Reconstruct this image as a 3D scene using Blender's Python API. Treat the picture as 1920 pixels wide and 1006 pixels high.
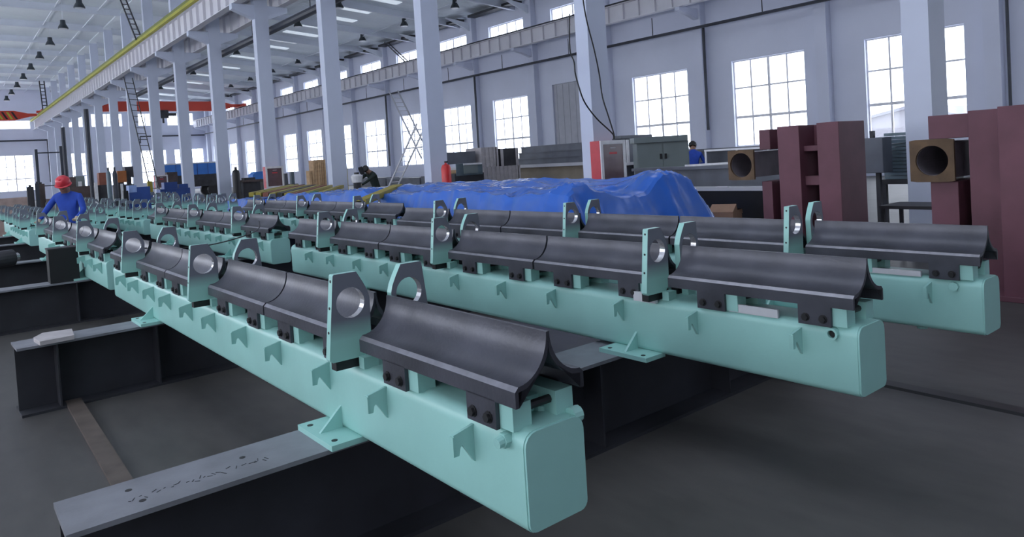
import bpy, bmesh, math, random
from mathutils import Vector, Matrix, noise
for o in list(bpy.data.objects): bpy.data.objects.remove(o)
SC = bpy.context.scene
COL = SC.collection
PI = math.pi

# ------------------------------------------------------------------ camera
F, YAW, PITCH, ROLL, PY, CH = 1341.4, .6785024, .0330146, .0611197, 338.8, 1.6
_f = Vector((math.sin(YAW)*math.cos(PITCH), math.cos(YAW)*math.cos(PITCH), -math.sin(PITCH)))
_r = Vector((math.cos(YAW), -math.sin(YAW), 0))
_d = _f.cross(_r)
_r2 = math.cos(ROLL)*_r + math.sin(ROLL)*_d
_d2 = -math.sin(ROLL)*_r + math.cos(ROLL)*_d
cam = bpy.data.cameras.new('camera')
cam.sensor_width = 36; cam.lens = F/1920*36; cam.shift_y = -(503-PY)/1920
cam.clip_start = .05; cam.clip_end = 400
camo = bpy.data.objects.new('camera', cam); COL.objects.link(camo)
mw = Matrix.Identity(4)
for i in range(3):
    mw[i][0] = _r2[i]; mw[i][1] = -_d2[i]; mw[i][2] = -_f[i]
mw[2][3] = CH
camo.matrix_world = mw
SC.camera = camo

# ------------------------------------------------------------------ world, light, exposure
SC.view_settings.view_transform = 'Standard'; SC.view_settings.look = 'None'
SC.view_settings.gamma = 1; SC.view_settings.use_curve_mapping = False
SC.view_settings.exposure = -.26
SC.cycles.use_denoising = True
SC.cycles.max_bounces = 7; SC.cycles.diffuse_bounces = 4; SC.cycles.glossy_bounces = 3
SC.cycles.transparent_max_bounces = 12; SC.cycles.sample_clamp_indirect = 4
W = bpy.data.worlds.new('overcast_sky'); SC.world = W; W.use_nodes = True
bg = W.node_tree.nodes['Background']
bg.inputs[0].default_value = (.88, .92, 1, 1); bg.inputs[1].default_value = 6.5
def area(name, loc, rot, sx, sy, power, col=(.82, .88, 1)):
    l = bpy.data.lights.new(name, 'AREA'); l.shape = 'RECTANGLE'; l.size = sx; l.size_y = sy
    l.energy = power; l.color = col
    o = bpy.data.objects.new(name, l); COL.objects.link(o); o.location = loc; o.rotation_euler = rot
    return o
# daylight through the window rows of the left wall (out of frame); unseen fill lamps added under the closed roof over the near bays
area('daylight_left_wall_low', (-8.3, 50, 3.6), (0, -PI/2-.15, 0), 3.6, 98, 1550)
area('daylight_left_wall_high', (-8.3, 50, 9.9), (0, -PI/2-.35, 0), 1.2, 98, 1500)
area('fill_lamp_roof_left', (0, 1, 12.6), (0, 0, 0), 4, 26, 720)
area('fill_lamp_roof_right', (18, 8, 11.5), (0, 0, 0), 4, 24, 420)

# ------------------------------------------------------------------ materials
MATS = {}
def mat(name, col, rough=.6, metal=0, var=.12, scale=6, bump=0, bscale=40, spec=.5, col2=None, cs=1.2):
    if name in MATS: return MATS[name]
    m = bpy.data.materials.new(name); m.use_nodes = True
    nt = m.node_tree; b = nt.nodes['Principled BSDF']
    b.inputs['Roughness'].default_value = rough; b.inputs['Metallic'].default_value = metal
    b.inputs['Specular IOR Level'].default_value = spec
    tc = nt.nodes.new('ShaderNodeTexCoord')
    nz = nt.nodes.new('ShaderNodeTexNoise'); nz.inputs['Scale'].default_value = scale; nz.inputs['Detail'].default_value = 6
    nt.links.new(tc.outputs['Object'], nz.inputs['Vector'])
    rp = nt.nodes.new('ShaderNodeValToRGB'); rp.color_ramp.elements[0].position = .3; rp.color_ramp.elements[1].position = .7
    c2 = col2 or tuple(min(1, c*(1+var)) for c in col); c1 = col if col2 else tuple(c*(1-var) for c in col)
    rp.color_ramp.elements[0].color = (*c1, 1); rp.color_ramp.elements[1].color = (*c2, 1)
    nt.links.new(nz.outputs['Fac'], rp.inputs['Fac']); nt.links.new(rp.outputs['Color'], b.inputs['Base Color'])
    if bump:
        n2 = nt.nodes.new('ShaderNodeTexNoise'); n2.inputs['Scale'].default_value = bscale; n2.inputs['Detail'].default_value = 4
        nt.links.new(tc.outputs['Object'], n2.inputs['Vector'])
        bp = nt.nodes.new('ShaderNodeBump'); bp.inputs['Strength'].default_value = bump; bp.inputs['Distance'].default_value = .02
        nt.links.new(n2.outputs['Fac'], bp.inputs['Height']); nt.links.new(bp.outputs['Normal'], b.inputs['Normal'])
    MATS[name] = m
    return m
MINT = mat('mint_paint', (.315, .595, .55), .38, 0, .05, 3, .05, 30)
STEEL = mat('dark_bare_steel', (.066, .068, .085), .36, .35, .25, 5, .06, 60)
PLATE = mat('masked_steel', (.16, .175, .21), .45, .3, .12, 8)
EDGE_HL = mat('painted_edge_highlight', (.24, .24, .27), .35, .5, .2, 15)  # highlight along the trough ledges, painted as a lighter chamfer colour
BRIGHT = mat('bright_strip', (.70, .71, .75), .3, .25, .05, 8)
BLACK = mat('black_oxide', (.012, .012, .014), .45)
SILVER = mat('bright_machined_steel', (.62, .62, .64), .25, .8, .08, 20)
IWEB = mat('dark_primer', (.022, .023, .03), .6, 0, .25, 4)
IFLANGE = mat('grey_flange', (.215, .222, .25), .5, .2, .2, 5, .05, 50)  # paler grey for the top flange than for the web
RUSTBAR = mat('rusty_flat_steel', (.10, .08, .07), .7, .2, .25, 6)
WHITE = mat('white_wall_paint', (.66, .69, .815), .7, 0, .03, .6)
COLP = mat('column_white_paint', (.60, .645, .77), .55, 0, .05, .8)
CEIL = mat('roof_sheet', (.84, .90, .97), .5, 0, .07, .35)
RAFT = mat('roof_steel_paint', (.72, .76, .84), .5, 0, .05, 1)
GIRD = mat('girder_pale_paint', (.70, .69, .74), .55, 0, .05, 1)
DKRAIL = mat('dark_rail_steel', (.03, .032, .04), .5, .2)
YEL = mat('yellow_conductor', (.42, .40, .03), .5, 0, .15, 1)
RED = mat('crane_red', (.55, .055, .03), .45, 0, .08, .5)
PIPE = mat('dark_pipe_paint', (.035, .04, .055), .5)
LAMP = mat('lamp_housing', (.035, .045, .055), .4)
LENS = mat('lamp_lens', (.8, .82, .85), .3)
DOORG = mat('door_grey', (.42, .43, .48), .6, 0, .06, 2)
PVC = mat('white_pvc', (.82, .82, .86), .4)
MAROON = mat('maroon_primer', (.135, .05, .07), .6, 0, .18, 2.5)
RUSTPL = mat('rust_plate', (.115, .07, .038), .75, 0, .3, 7)
TUBE = mat('mill_scale_tube', (.17, .15, .175), .55, .2, .2, 5)
REDP = mat('cabinet_red', (.55, .035, .05), .4)
CABW = mat('cabinet_frame_white', (.74, .74, .76), .4)
CABG = mat('cabinet_glass_dark', (.14, .09, .10), .2)
GGREEN = mat('grey_green_enamel', (.19, .225, .225), .45, 0, .05, 2)
GREYST = mat('grey_painted_steel', (.12, .13, .155), .5, .1, .2, 2)
TAN = mat('tan_primer', (.27, .23, .18), .65, 0, .12, 2)
PALE = mat('pale_flange', (.52, .52, .56), .5, 0, .06, 2)
TARP = mat('blue_tarpaulin', (.04, .135, .50), .2, 0, .14, 1.5, .12, 14)
WOOD = mat('raw_plywood', (.52, .34, .19), .7, 0, .2, 8)
CARD = mat('brown_cardboard', (.34, .20, .13), .8, 0, .1, 6)
YBAR = mat('yellow_bar_paint', (.36, .29, .035), .5, 0, .15, 3)
GBAR = mat('green_bar_paint', (.03, .22, .12), .5)
RBAR = mat('red_brown_bar', (.24, .08, .05), .6)
BLUEM = mat('machine_blue', (.03, .075, .27), .45, 0, .15, 3)
BLUEL = mat('truck_blue', (.045, .20, .62), .5, 0, .08, 2)
DKMACH = mat('dark_machinery', (.035, .035, .042), .6, 0, .3, 4)
BROWN = mat('brown_machinery', (.09, .065, .06), .65, 0, .3, 4)
ORNG = mat('orange_rust_paint', (.33, .11, .03), .6)
PINKW = mat('weathered_timber', (.40, .30, .27), .8, 0, .2, 4)
CLOTHB = mat('blue_work_cloth', (.02, .07, .42), .8, 0, .12, 9)
CLOTHG = mat('dark_green_cloth', (.022, .035, .033), .85, 0, .2, 9)
SKIN = mat('skin', (.30, .17, .12), .6)
HAIR = mat('black_hair', (.015, .013, .012), .6)
HELM = mat('red_helmet', (.62, .04, .06), .35)
GLOVE = mat('work_glove', (.42, .36, .27), .85)
EXTR = mat('extinguisher_red', (.65, .03, .03), .35)
SHEETS = mat('teal_grey_sheet', (.13, .18, .21), .45, .2, .25, 3)
BLIND = mat('pale_sack', (.45, .42, .43), .8, 0, .12, 8)

def floor_mat():
    m = bpy.data.materials.new('grey_sealed_concrete'); m.use_nodes = True; nt = m.node_tree; b = nt.nodes['Principled BSDF']
    tc = nt.nodes.new('ShaderNodeTexCoord')
    n1 = nt.nodes.new('ShaderNodeTexNoise'); n1.inputs['Scale'].default_value = .7; n1.inputs['Detail'].default_value = 8; n1.inputs['Roughness'].default_value = .62
    n2 = nt.nodes.new('ShaderNodeTexNoise'); n2.inputs['Scale'].default_value = 9; n2.inputs['Detail'].default_value = 8
    mp = nt.nodes.new('ShaderNodeMapping'); mp.inputs['Scale'].default_value = (1, .35, 1)
    nt.links.new(tc.outputs['Object'], mp.inputs['Vector'])
    nt.links.new(tc.outputs['Object'], n1.inputs['Vector']); nt.links.new(mp.outputs['Vector'], n2.inputs['Vector'])
    r = nt.nodes.new('ShaderNodeValToRGB'); r.color_ramp.elements[0].position = .3; r.color_ramp.elements[1].position = .72
    r.color_ramp.elements[0].color = (.050, .048, .047, 1); r.color_ramp.elements[1].color = (.098, .094, .09, 1)
    mx = nt.nodes.new('ShaderNodeMath'); mx.operation = 'MULTIPLY_ADD'; mx.inputs[1].default_value = .4; 
    nt.links.new(n2.outputs['Fac'], mx.inputs[0]); 
    m2 = nt.nodes.new('ShaderNodeMath'); m2.operation = 'MULTIPLY'; m2.inputs[1].default_value = .6
    nt.links.new(n1.outputs['Fac'], m2.inputs[0]); nt.links.new(m2.outputs[0], mx.inputs[2])
    nt.links.new(mx.outputs[0], r.inputs['Fac']); nt.links.new(r.outputs['Color'], b.inputs['Base Color'])
    b.inputs['Roughness'].default_value = .5; b.inputs['Specular IOR Level'].default_value = .35
    return m
FLOOR = floor_mat()
def plate_mat():
    # bearing plate: bare masked steel above, mint overspray fading in below
    m = bpy.data.materials.new('plate_with_overspray'); m.use_nodes = True; nt = m.node_tree; b = nt.nodes['Principled BSDF']
    tc = nt.nodes.new('ShaderNodeTexCoord'); sp = nt.nodes.new('ShaderNodeSeparateXYZ'); nt.links.new(tc.outputs['Object'], sp.inputs[0])
    mr = nt.nodes.new('ShaderNodeMapRange'); mr.inputs[1].default_value = .92; mr.inputs[2].default_value = 1.0
    nt.links.new(sp.outputs['Z'], mr.inputs[0])
    mx = nt.nodes.new('ShaderNodeMix'); mx.data_type = 'RGBA'
    nt.links.new(mr.outputs[0], mx.inputs[0]); mx.inputs[6].default_value = (.33, .62, .56, 1); mx.inputs[7].default_value = (.17, .185, .225, 1)
    nt.links.new(mx.outputs[2], b.inputs['Base Color']); b.inputs['Roughness'].default_value = .4; b.inputs['Metallic'].default_value = .15
    return m
PLATEM = plate_mat()
def glass_mat():
    m = bpy.data.materials.new('window_glass'); m.use_nodes = True; nt = m.node_tree; nt.nodes.clear()
    o = nt.nodes.new('ShaderNodeOutputMaterial'); t = nt.nodes.new('ShaderNodeBsdfTransparent'); t.inputs[0].default_value = (.95, .97, 1, 1)
    g = nt.nodes.new('ShaderNodeBsdfGlossy'); g.inputs['Roughness'].default_value = .05
    mx = nt.nodes.new('ShaderNodeMixShader'); mx.inputs[0].default_value = .03
    nt.links.new(t.outputs[0], mx.inputs[1]); nt.links.new(g.outputs[0], mx.inputs[2]); nt.links.new(mx.outputs[0], o.inputs[0])
    return m
GLASS = glass_mat()
def tin_mat():
    # ribbed roof sheet: ribs across the hall as fine relief
    m = CEIL; nt = m.node_tree; b = nt.nodes['Principled BSDF']
    tc = nt.nodes.new('ShaderNodeTexCoord'); wv = nt.nodes.new('ShaderNodeTexWave'); wv.bands_direction = 'Y'; wv.inputs['Scale'].default_value = 1.05
    wv.inputs['Distortion'].default_value = 0
    nt.links.new(tc.outputs['Object'], wv.inputs['Vector'])
    bp = nt.nodes.new('ShaderNodeBump'); bp.inputs['Strength'].default_value = .35; bp.inputs['Distance'].default_value = .06
    nt.links.new(wv.outputs['Fac'], bp.inputs['Height']); nt.links.new(bp.outputs['Normal'], b.inputs['Normal'])
tin_mat()

def tarp_mat():
    nt = TARP.node_tree; b = nt.nodes['Principled BSDF']
    tc = nt.nodes.new('ShaderNodeTexCoord'); mp = nt.nodes.new('ShaderNodeMapping'); mp.inputs['Rotation'].default_value = (0, 0, .75); mp.inputs['Scale'].default_value = (.35, 2.2, .8)
    nz = nt.nodes.new('ShaderNodeTexNoise'); nz.inputs['Scale'].default_value = 1.5; nz.inputs['Detail'].default_value = 5; nz.inputs['Distortion'].default_value = .6
    nt.links.new(tc.outputs['Object'], mp.inputs['Vector']); nt.links.new(mp.outputs['Vector'], nz.inputs['Vector'])
    r = nt.nodes.new('ShaderNodeValToRGB'); e = r.color_ramp.elements
    e[0].position = .42; e[0].color = (.028, .14, .60, 1); e[1].position = .72; e[1].color = (.085, .18, .50, 1)
    nt.links.new(nz.outputs['Fac'], r.inputs['Fac']); nt.links.new(r.outputs['Color'], b.inputs['Base Color'])
    m2 = nt.nodes.new('ShaderNodeMapping'); m2.inputs['Rotation'].default_value = (0, 0, .72); m2.inputs['Scale'].default_value = (.45, 1.5, .7)
    n3 = nt.nodes.new('ShaderNodeTexNoise'); n3.noise_type = 'RIDGED_MULTIFRACTAL'; n3.normalize = True
    n3.inputs['Scale'].default_value = 1.1; n3.inputs['Detail'].default_value = 3; n3.inputs['Roughness'].default_value = .55; n3.inputs['Distortion'].default_value = .35
    nt.links.new(tc.outputs['Object'], m2.inputs['Vector']); nt.links.new(m2.outputs['Vector'], n3.inputs['Vector'])
    bp = nt.nodes.new('ShaderNodeBump'); bp.inputs['Strength'].default_value = .9; bp.inputs['Distance'].default_value = .10
    nt.links.new(n3.outputs['Fac'], bp.inputs['Height']); nt.links.new(bp.outputs['Normal'], b.inputs['Normal'])
tarp_mat()

# ------------------------------------------------------------------ mesh helpers
class MB:
    def __init__(s): s.v = []; s.f = []; s.m = []; s.mats = []
    def mi(s, m):
        if m not in s.mats: s.mats.append(m)
        return s.mats.index(m)
    def add(s, vs, fs, m):
        n = len(s.v); k = s.mi(m); s.v += [tuple(v) for v in vs]
        for f in fs: s.f.append([n+i for i in f]); s.m.append(k)
        return s
    def box(s, x0, x1, y0, y1, z0, z1, m, tm=None):
        vs = [(x0,y0,z0),(x1,y0,z0),(x1,y1,z0),(x0,y1,z0),(x0,y0,z1),(x1,y0,z1),(x1,y1,z1),(x0,y1,z1)]
        s.add(vs, [(0,3,2,1),(0,1,5,4),(1,2,6,5),(2,3,7,6),(3,0,4,7)], m)
        k = len(s.v)-8; s.f.append([k+4,k+5,k+6,k+7]); s.m.append(s.mi(tm or m)); return s
    def bar(s, a, b, w, h, m):
        # box-section bar from a to b
        a = Vector(a); b = Vector(b); d = (b-a).normalized()
        u = d.cross(Vector((0,0,1)));  u = u.normalized() if u.length > 1e-4 else Vector((1,0,0))
        n = u.cross(d); u = u*w/2; n = n*h/2
        vs = [p+i*u+j*n for p in (a, b) for i, j in ((-1,-1),(1,-1),(1,1),(-1,1))]
        return s.add(vs, [(0,3,2,1),(4,5,6,7),(0,1,5,4),(1,2,6,5),(2,3,7,6),(3,0,4,7)], m)
    def cyl(s, a, b, r, m, n=12, r2=None, cap=True):
        a = Vector(a); b = Vector(b); d = (b-a).normalized(); r2 = r if r2 is None else r2
        u = d.cross(Vector((0,0,1))); u = u.normalized() if u.length > 1e-4 else Vector((1,0,0)); w = d.cross(u)
        vs = []
        for p, q in ((a, r), (b, r2)):
            for i in range(n):
                t = 2*PI*i/n; vs.append(p+u*q*math.cos(t)+w*q*math.sin(t))
        fs = [(i, (i+1) % n, n+(i+1) % n, n+i) for i in range(n)]
        if cap: fs += [tuple(range(n))[::-1], tuple(range(n, 2*n))]
        return s.add(vs, fs, m)
    def tube(s, pts, r, m, n=8):
        for a, b in zip(pts, pts[1:]): s.cyl(a, b, r, m, n)
        return s
    def lathe(s, prof, c, m, n=20):
        vs = []; k = len(prof)
        for i in range(n):
            t = 2*PI*i/n
            for r, z in prof: vs.append((c[0]+r*math.cos(t), c[1]+r*math.sin(t), c[2]+z))
        fs = [(i*k+j, ((i+1) % n)*k+j, ((i+1) % n)*k+j+1, i*k+j+1) for i in range(n) for j in range(k-1)]
        return s.add(vs, fs, m)
    def prism(s, poly, ax, a, b, m, em=None):
        # extrude a 2-D polygon along axis ax ('x': (y,z), 'y': (x,z), 'z': (x,y)); em: material of the caps
        P = {'x': lambda p, t: (t, p[0], p[1]), 'y': lambda p, t: (p[0], t, p[1]), 'z': lambda p, t: (p[0], p[1], t)}[ax]
        n = len(poly); vs = [P(p, a) for p in poly]+[P(p, b) for p in poly]
        s.add(vs, [(i, (i+1) % n, n+(i+1) % n, n+i) for i in range(n)], m)
        k = len(s.v)-2*n; e = s.mi(em or m)
        s.f.append([k+i for i in range(n)][::-1]); s.m.append(e); s.f.append([k+n+i for i in range(n)]); s.m.append(e)
        return s
    def ring(s, outer, inner, ax, a, b, m, em=None):
        # prism with a hole: outer and inner loops with the same number of points, matched by index
        P = {'x': lambda p, t: (t, p[0], p[1]), 'y': lambda p, t: (p[0], t, p[1]), 'z': lambda p, t: (p[0], p[1], t)}[ax]
        n = len(outer)
        vs = [P(p, a) for p in outer]+[P(p, b) for p in outer]+[P(p, a) for p in inner]+[P(p, b) for p in inner]
        fs = []
        for i in range(n):
            j = (i+1) % n
            fs += [(i, j, n+j, n+i), (2*n+i, 3*n+i, 3*n+j, 2*n+j)]
        s.add(vs, fs, m); k = len(s.v)-4*n; e = s.mi(em or m)
        for i in range(n):
            j = (i+1) % n
            s.f += [[k+i, k+2*n+i, k+2*n+j, k+j], [k+n+i, k+n+j, k+3*n+j, k+3*n+i]]; s.m += [e, e]
        return s
    def mesh(s, name, smooth=False):
        me = bpy.data.meshes.new(name); me.from_pydata(s.v, [], s.f)
        for m in s.mats: me.materials.append(m)
        me.polygons.foreach_set('material_index', s.m)
        bm = bmesh.new(); bm.from_mesh(me); bmesh.ops.recalc_face_normals(bm, faces=bm.faces); bm.to_mesh(me); bm.free()
        if smooth:
            me.polygons.foreach_set('use_smooth', [True]*len(me.polygons)); me.set_sharp_from_angle(angle=math.radians(38))
        return me
    def build(s, name, parent=None, loc=(0,0,0), rz=0, smooth=False, bevel=0):
        return put(s.mesh(name, smooth), name, parent, loc, rz, bevel)
def put(me, name, parent=None, loc=(0,0,0), rz=0, bevel=0, rot=None):
    o = bpy.data.objects.new(name, me); COL.objects.link(o); o.location = loc
    o.rotation_euler = rot or (0,0,rz)
    if parent: o.parent = parent
    if bevel:
        b = o.modifiers.new('edge', 'BEVEL'); b.width = bevel; b.segments = 2; b.limit_method = 'ANGLE'
    return o
CACHE = {}
def cached(key, fn):
    if key not in CACHE: CACHE[key] = fn()
    return CACHE[key]
def tag(o, label, cat, group=None):
    o['label'] = label; o['category'] = cat
    if group: o['group'] = group
    return o
def thing(name, label, cat, loc=(0,0,0), rz=0, group=None):
    o = bpy.data.objects.new(name, None); COL.objects.link(o); o.location = loc; o.rotation_euler = (0,0,rz)
    o.empty_display_size = .1
    return tag(o, label, cat, group)
def struct(o, label=None):
    o['kind'] = 'structure'
    if label: o['label'] = label
    return o
ORD = 'first second third fourth fifth sixth seventh eighth ninth tenth eleventh twelfth thirteenth fourteenth fifteenth sixteenth seventeenth'.split()

# ------------------------------------------------------------------ the hall
XL, XC, XR = -8.7, 10.2, 28.7          # left wall, column line, right wall
Y0, Y1 = -14.0, 100.0
COLY = [3.82 if k == 0 else 3.98+6.02*k for k in range(-3, 16)]
def roof_z(x): return 12.95-.02*(x-2) if x < 10.3 else 12.7-.088*(x-10.3)
MB().box(XL-.3, XR+.3, Y0-.3, Y1+.3, -.3, 0, FLOOR).build('floor')
struct(bpy.data.objects['floor'], 'dark grey sealed concrete workshop floor')
struct(MB().prism([(-.07, 0), (.07, 0), (.05, .012), (-.05, .012)], 'y', -9, 2.3, BLACK).build('floor_strip', loc=(4.62, 0, 0), rz=-.02), 'dark line across the floor beside the rails')  # narrow black strip laid on the floor

def wall_y(name, x, t, holes, ztop, label):
    # wall along the hall at x (thickness t outwards); holes = (y0, y1, z0, z1)
    mb = MB(); x0, x1 = min(x, x+t), max(x, x+t)
    ys = sorted({Y0, Y1, *[h[0] for h in holes], *[h[1] for h in holes]})
    for a, b in zip(ys, ys[1:]):
        c = (a+b)/2; z = 0
        for h in sorted([h for h in holes if h[0] < c < h[1]], key=lambda h: h[2]):
            if h[2] > z: mb.box(x0, x1, a, b, z, h[2], WHITE)
            z = h[3]
        mb.box(x0, x1, a, b, z, ztop, WHITE)
    return struct(mb.build(name), label)
def wall_x(name, y, t, holes, label, WHITE=WHITE):
    mb = MB(); y0, y1 = min(y, y+t), max(y, y+t)
    xs = sorted({XL, 10.3, XR, *[h[0] for h in holes], *[h[1] for h in holes]})
    for a, b in zip(xs, xs[1:]):
        c = (a+b)/2; z = 0
        for h in sorted([h for h in holes if h[0] < c < h[1]], key=lambda h: h[2]):
            if h[2] > z: mb.box(a, b, y0, y1, z, h[2], WHITE)
            z = h[3]
        mb.prism([(a, z), (b, z), (b, roof_z(b-.01)), (a, roof_z(a+.01))], 'y', y0, y1, WHITE)
    return struct(mb.build(name), label)
WINY = [(15.6+6.0*k, 19.1+6.0*k) for k in range(-4, 14)]
low = [(a, b, 1.45, 5.35) for a, b in WINY if not 27 < a < 29]
high = [(a, b, 9.2, 10.1) for a, b in WINY]
DOORH = [(27.4, 31.3, 0, 5.7)]
wall_y('wall_right', XR, .3, low+high+DOORH, roof_z(XR)-.02, 'white side wall with tall windows')
lw = [(a, b, 1.45, 5.35) for a, b in WINY]; lh = [(a, b, 9.2, 10.1) for a, b in WINY]
wall_y('wall_left', XL, -.3, lw+lh, roof_z(XL)-.02, 'white side wall out of the picture')
EW_L = [(-4.4+i*5.4, -1+i*5.4, 1.15, 5.3) for i in range(2)]+[(5.7, 9.2, 1.15, 5.3)]
EW_R = [(12.2, 15.0, 1.15, 5.3), (16.0, 19.5, 1.15, 5.3), (20.6, 23.6, 1.15, 5.3), (24.6, 28.2, 1.15, 5.3)]
EH = [(-6, 9.2, 8.3, 9.3), (11.4, 14.6, 8.4, 10.0), (15.4, 18.8, 8.4, 10.0), (19.8, 23.0, 8.4, 10.0), (24.0, 27.2, 8.4, 10.0)]
wall_x('wall_back', Y1, .3, EW_L+EW_R+EH, 'far white gable wall with windows')
wall_x('wall_front', Y0, -.3, [], 'gable wall behind the camera', DOORG)
XS = [XL-.3, -4, 1, 6, 10.3, 13.5, 17, 20.5, 24, XR+.3]
for xa, xb in zip(XS, XS[1:]):
    za, zb = roof_z(xa+.001), roof_z(xb-.001)
    struct(MB().prism([(xa, za), (xb, zb), (xb, zb+.2), (xa, za+.2)], 'y', Y0-.3, Y1+.3, CEIL).build('ceiling'), 'pale ribbed sheet roof strip over the hall')

RL = bpy.data.materials.new('translucent_roof_light'); RL.use_nodes = True   # daylight coming through the sheet
_b = RL.node_tree.nodes['Principled BSDF']; _b.inputs['Base Color'].default_value = (.7, .76, .8, 1); _b.inputs['Emission Color'].default_value = (.78, .88, 1, 1); _b.inputs['Emission Strength'].default_value = .65
for y in COLY[3:]:
    for xa, xb, yy in ((13.6, 16.2, 1.2), (13.9, 16.4, 3.9), (20.8, 22.9, 1.6), (20.6, 23.2, 4.4)):
        za, zb = roof_z(xa)-.004, roof_z(xb)-.004
        struct(MB().prism([(xa, za-.03), (xb, zb-.03), (xb, zb), (xa, za)], 'y', y+yy, y+yy+.75, RL).build('roof_light'), 'pale translucent roof light in the right bay')

# windows: one Empty each, frame with bars, panes
WN = [0]
def window(axis, at, a, b, z0, z1, nx, rows, label, depth=.18):
    WN[0] += 1
    e = bpy.data.objects.new('window_%d' % WN[0], None); COL.objects.link(e); e.empty_display_size = .1
    e.location = (at, (a+b)/2, z0) if axis == 'y' else ((a+b)/2, at, z0)
    struct(e, label)
    w = b-a; h = z1-z0
    rz = 0 if axis == 'x' else PI/2
    def fr():
        m = MB(); t = .055
        m.box(-w/2, w/2, -.03, .03, 0, t, PVC); m.box(-w/2, w/2, -.03, .03, h-t, h, PVC)
        m.box(-w/2, -w/2+t, -.03, .03, t, h-t, PVC); m.box(w/2-t, w/2, -.03, .03, t, h-t, PVC)
        for i in range(1, nx):
            x = -w/2+w*i/nx; q = .058 if i*2 == nx else .034
            m.box(x-q, x+q, -.028, .028, t, h-t, PVC)
        for j, r in enumerate(rows):
            q = .058 if j == 0 else .036
            m.box(-w/2+t, w/2-t, -.026, .026, h*r-q, h*r+q, PVC)
        return m.mesh('window_frame')
    put(cached(('wf', round(w, 2), round(h, 2), nx), fr), 'window_frame', e, rz=rz)
    zs = [0]+[h*r for r in rows]+[h]
    for j in range(len(zs)-1):
        for i in range(nx):
            pw, ph = w/nx, zs[j+1]-zs[j]
            me = cached(('pane', round(pw, 2), round(ph, 2)), lambda: MB().box(-pw/2, pw/2, -.004, .004, -ph/2, ph/2, GLASS).mesh('pane'))
            x = -w/2+pw*(i+.5); z = (zs[j]+zs[j+1])/2
            put(me, 'pane', e, loc=(x, 0, z) if axis == 'x' else (0, x, z), rz=rz)
for a, b, z0, z1 in low: window('y', XR+.17, a, b, z0, z1, 4, (.34, .68), 'tall white framed window in the right wall')
for a, b, z0, z1 in high: window('y', XR+.17, a, b, z0, z1, 4, (), 'low clerestory window above the crane girder')
for a, b, z0, z1 in EW_L+EW_R: window('x', Y1+.15, a, b, z0, z1, 4, (.34, .68), 'window in the far gable wall')
for a, b, z0, z1 in EH: window('x', Y1+.15, a, b, z0, z1, 4, (), 'high strip window in the far gable wall')
d = bpy.data.objects.new('door_1', None); COL.objects.link(d); d.location = (XR+.12, 29.35, 0); struct(d, 'tall grey sliding door in the right wall')
m = MB().box(0, .06, -1.95, 1.95, 0, 5.7, DOORG)
m.build('door_leaf', d)
for i in range(8): MB().box(-.02, 0, -1.95+i*.52, -1.9+i*.52, .05, 5.65, DOORG).build('rib', d)
MB().box(-.03, 0, -.2, -.05, 1.0, 1.15, DKRAIL).build('door_handle', d)

# columns, pilasters, roof beams
def column_mesh():
    m = MB(); m.box(0, .53, 0, .34, 0, 12.5, COLP)
    m.prism([(-.85, 7.95), (0, 7.62), (0, 8.16), (-.85, 8.16)], 'y', .02, .32, COLP)       # corbel to the left girder
    m.prism([(.53, 7.62), (1.35, 7.95), (1.35, 8.16), (.53, 8.16)], 'y', .02, .32, COLP)
    m.box(-.06, .59, -.06, .40, 0, .03, DKRAIL)
    return m.mesh('column')
cm = column_mesh()
for i, y in enumerate(COLY):
    struct(put(cm, 'column', loc=(XC, y, 0)), 'white painted column of the middle row')
def pil_mesh():
    m = MB(); m.box(-.4, 0, 0, .5, 0, roof_z(28.4), WHITE)
    m.prism([(-1.75, 7.85), (-1.0, 7.7), (-.4, 7.5), (-.4, 8.0), (-1.75, 8.0)], 'y', .12, .38, WHITE)
    return m.mesh('pilaster')
pm = pil_mesh()
PILY = [20.4+6.0*k for k in range(-5, 14)]
for y in PILY: struct(put(pm, 'pillar', loc=(XR, y, 0)), 'white pilaster of the right wall')
rn = 0
def rafter(y, x0, x1, d=.42):
    m = MB()
    for xa, xb in ((x0, x1),):
        za, zb = roof_z(xa)-.01, roof_z(xb-.01)-.01
        m.prism([(xa, za-d), (xb, zb-d), (xb, zb), (xa, za)], 'y', y-.01, y+.01, RAFT)
        m.prism([(xa, za-d-.02), (xb, zb-d-.02), (xb, zb-d), (xa, za-d)], 'y', y-.1, y+.1, RAFT)
    struct(m.build('roof_beam'), 'pale steel roof beam across the hall')
for y in COLY:
    if y > 14:
        rafter(y+.18, XL, 10.2); rafter(y+.18, 10.72, XR)
# haunches at the eaves and long roof ties
for i, y in enumerate(PILY):
    if y < 20: continue
    m = MB(); m.prism([(-2.2, roof_z(26.5)-.45), (-.0, roof_z(XR)-1.1), (0, roof_z(XR)-.5), (-2.2, roof_z(26.5)-.40)], 'y', .2, .3, RAFT)
    struct(m.build('roof_beam', loc=(XR-.02, y, 0)), 'haunch of a roof beam at the right eave')
for x in (3.4, 6.55, 8.9, 14.5, 18.9, 25.25):
    struct(MB().cyl((x, 6, roof_z(x)-.24), (x, Y1, roof_z(x)-.24), .035, RAFT, 8).build('trim_1'), 'long tie tube below the roof')
for k, y in enumerate(PILY[3:]):
    struct(MB().box(27.6, 28.2, y+.6, y+5.4, roof_z(28)-.35, roof_z(28)-.2, DKRAIL).build('trim_2'), 'dark eave channel below the roof edge')

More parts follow.
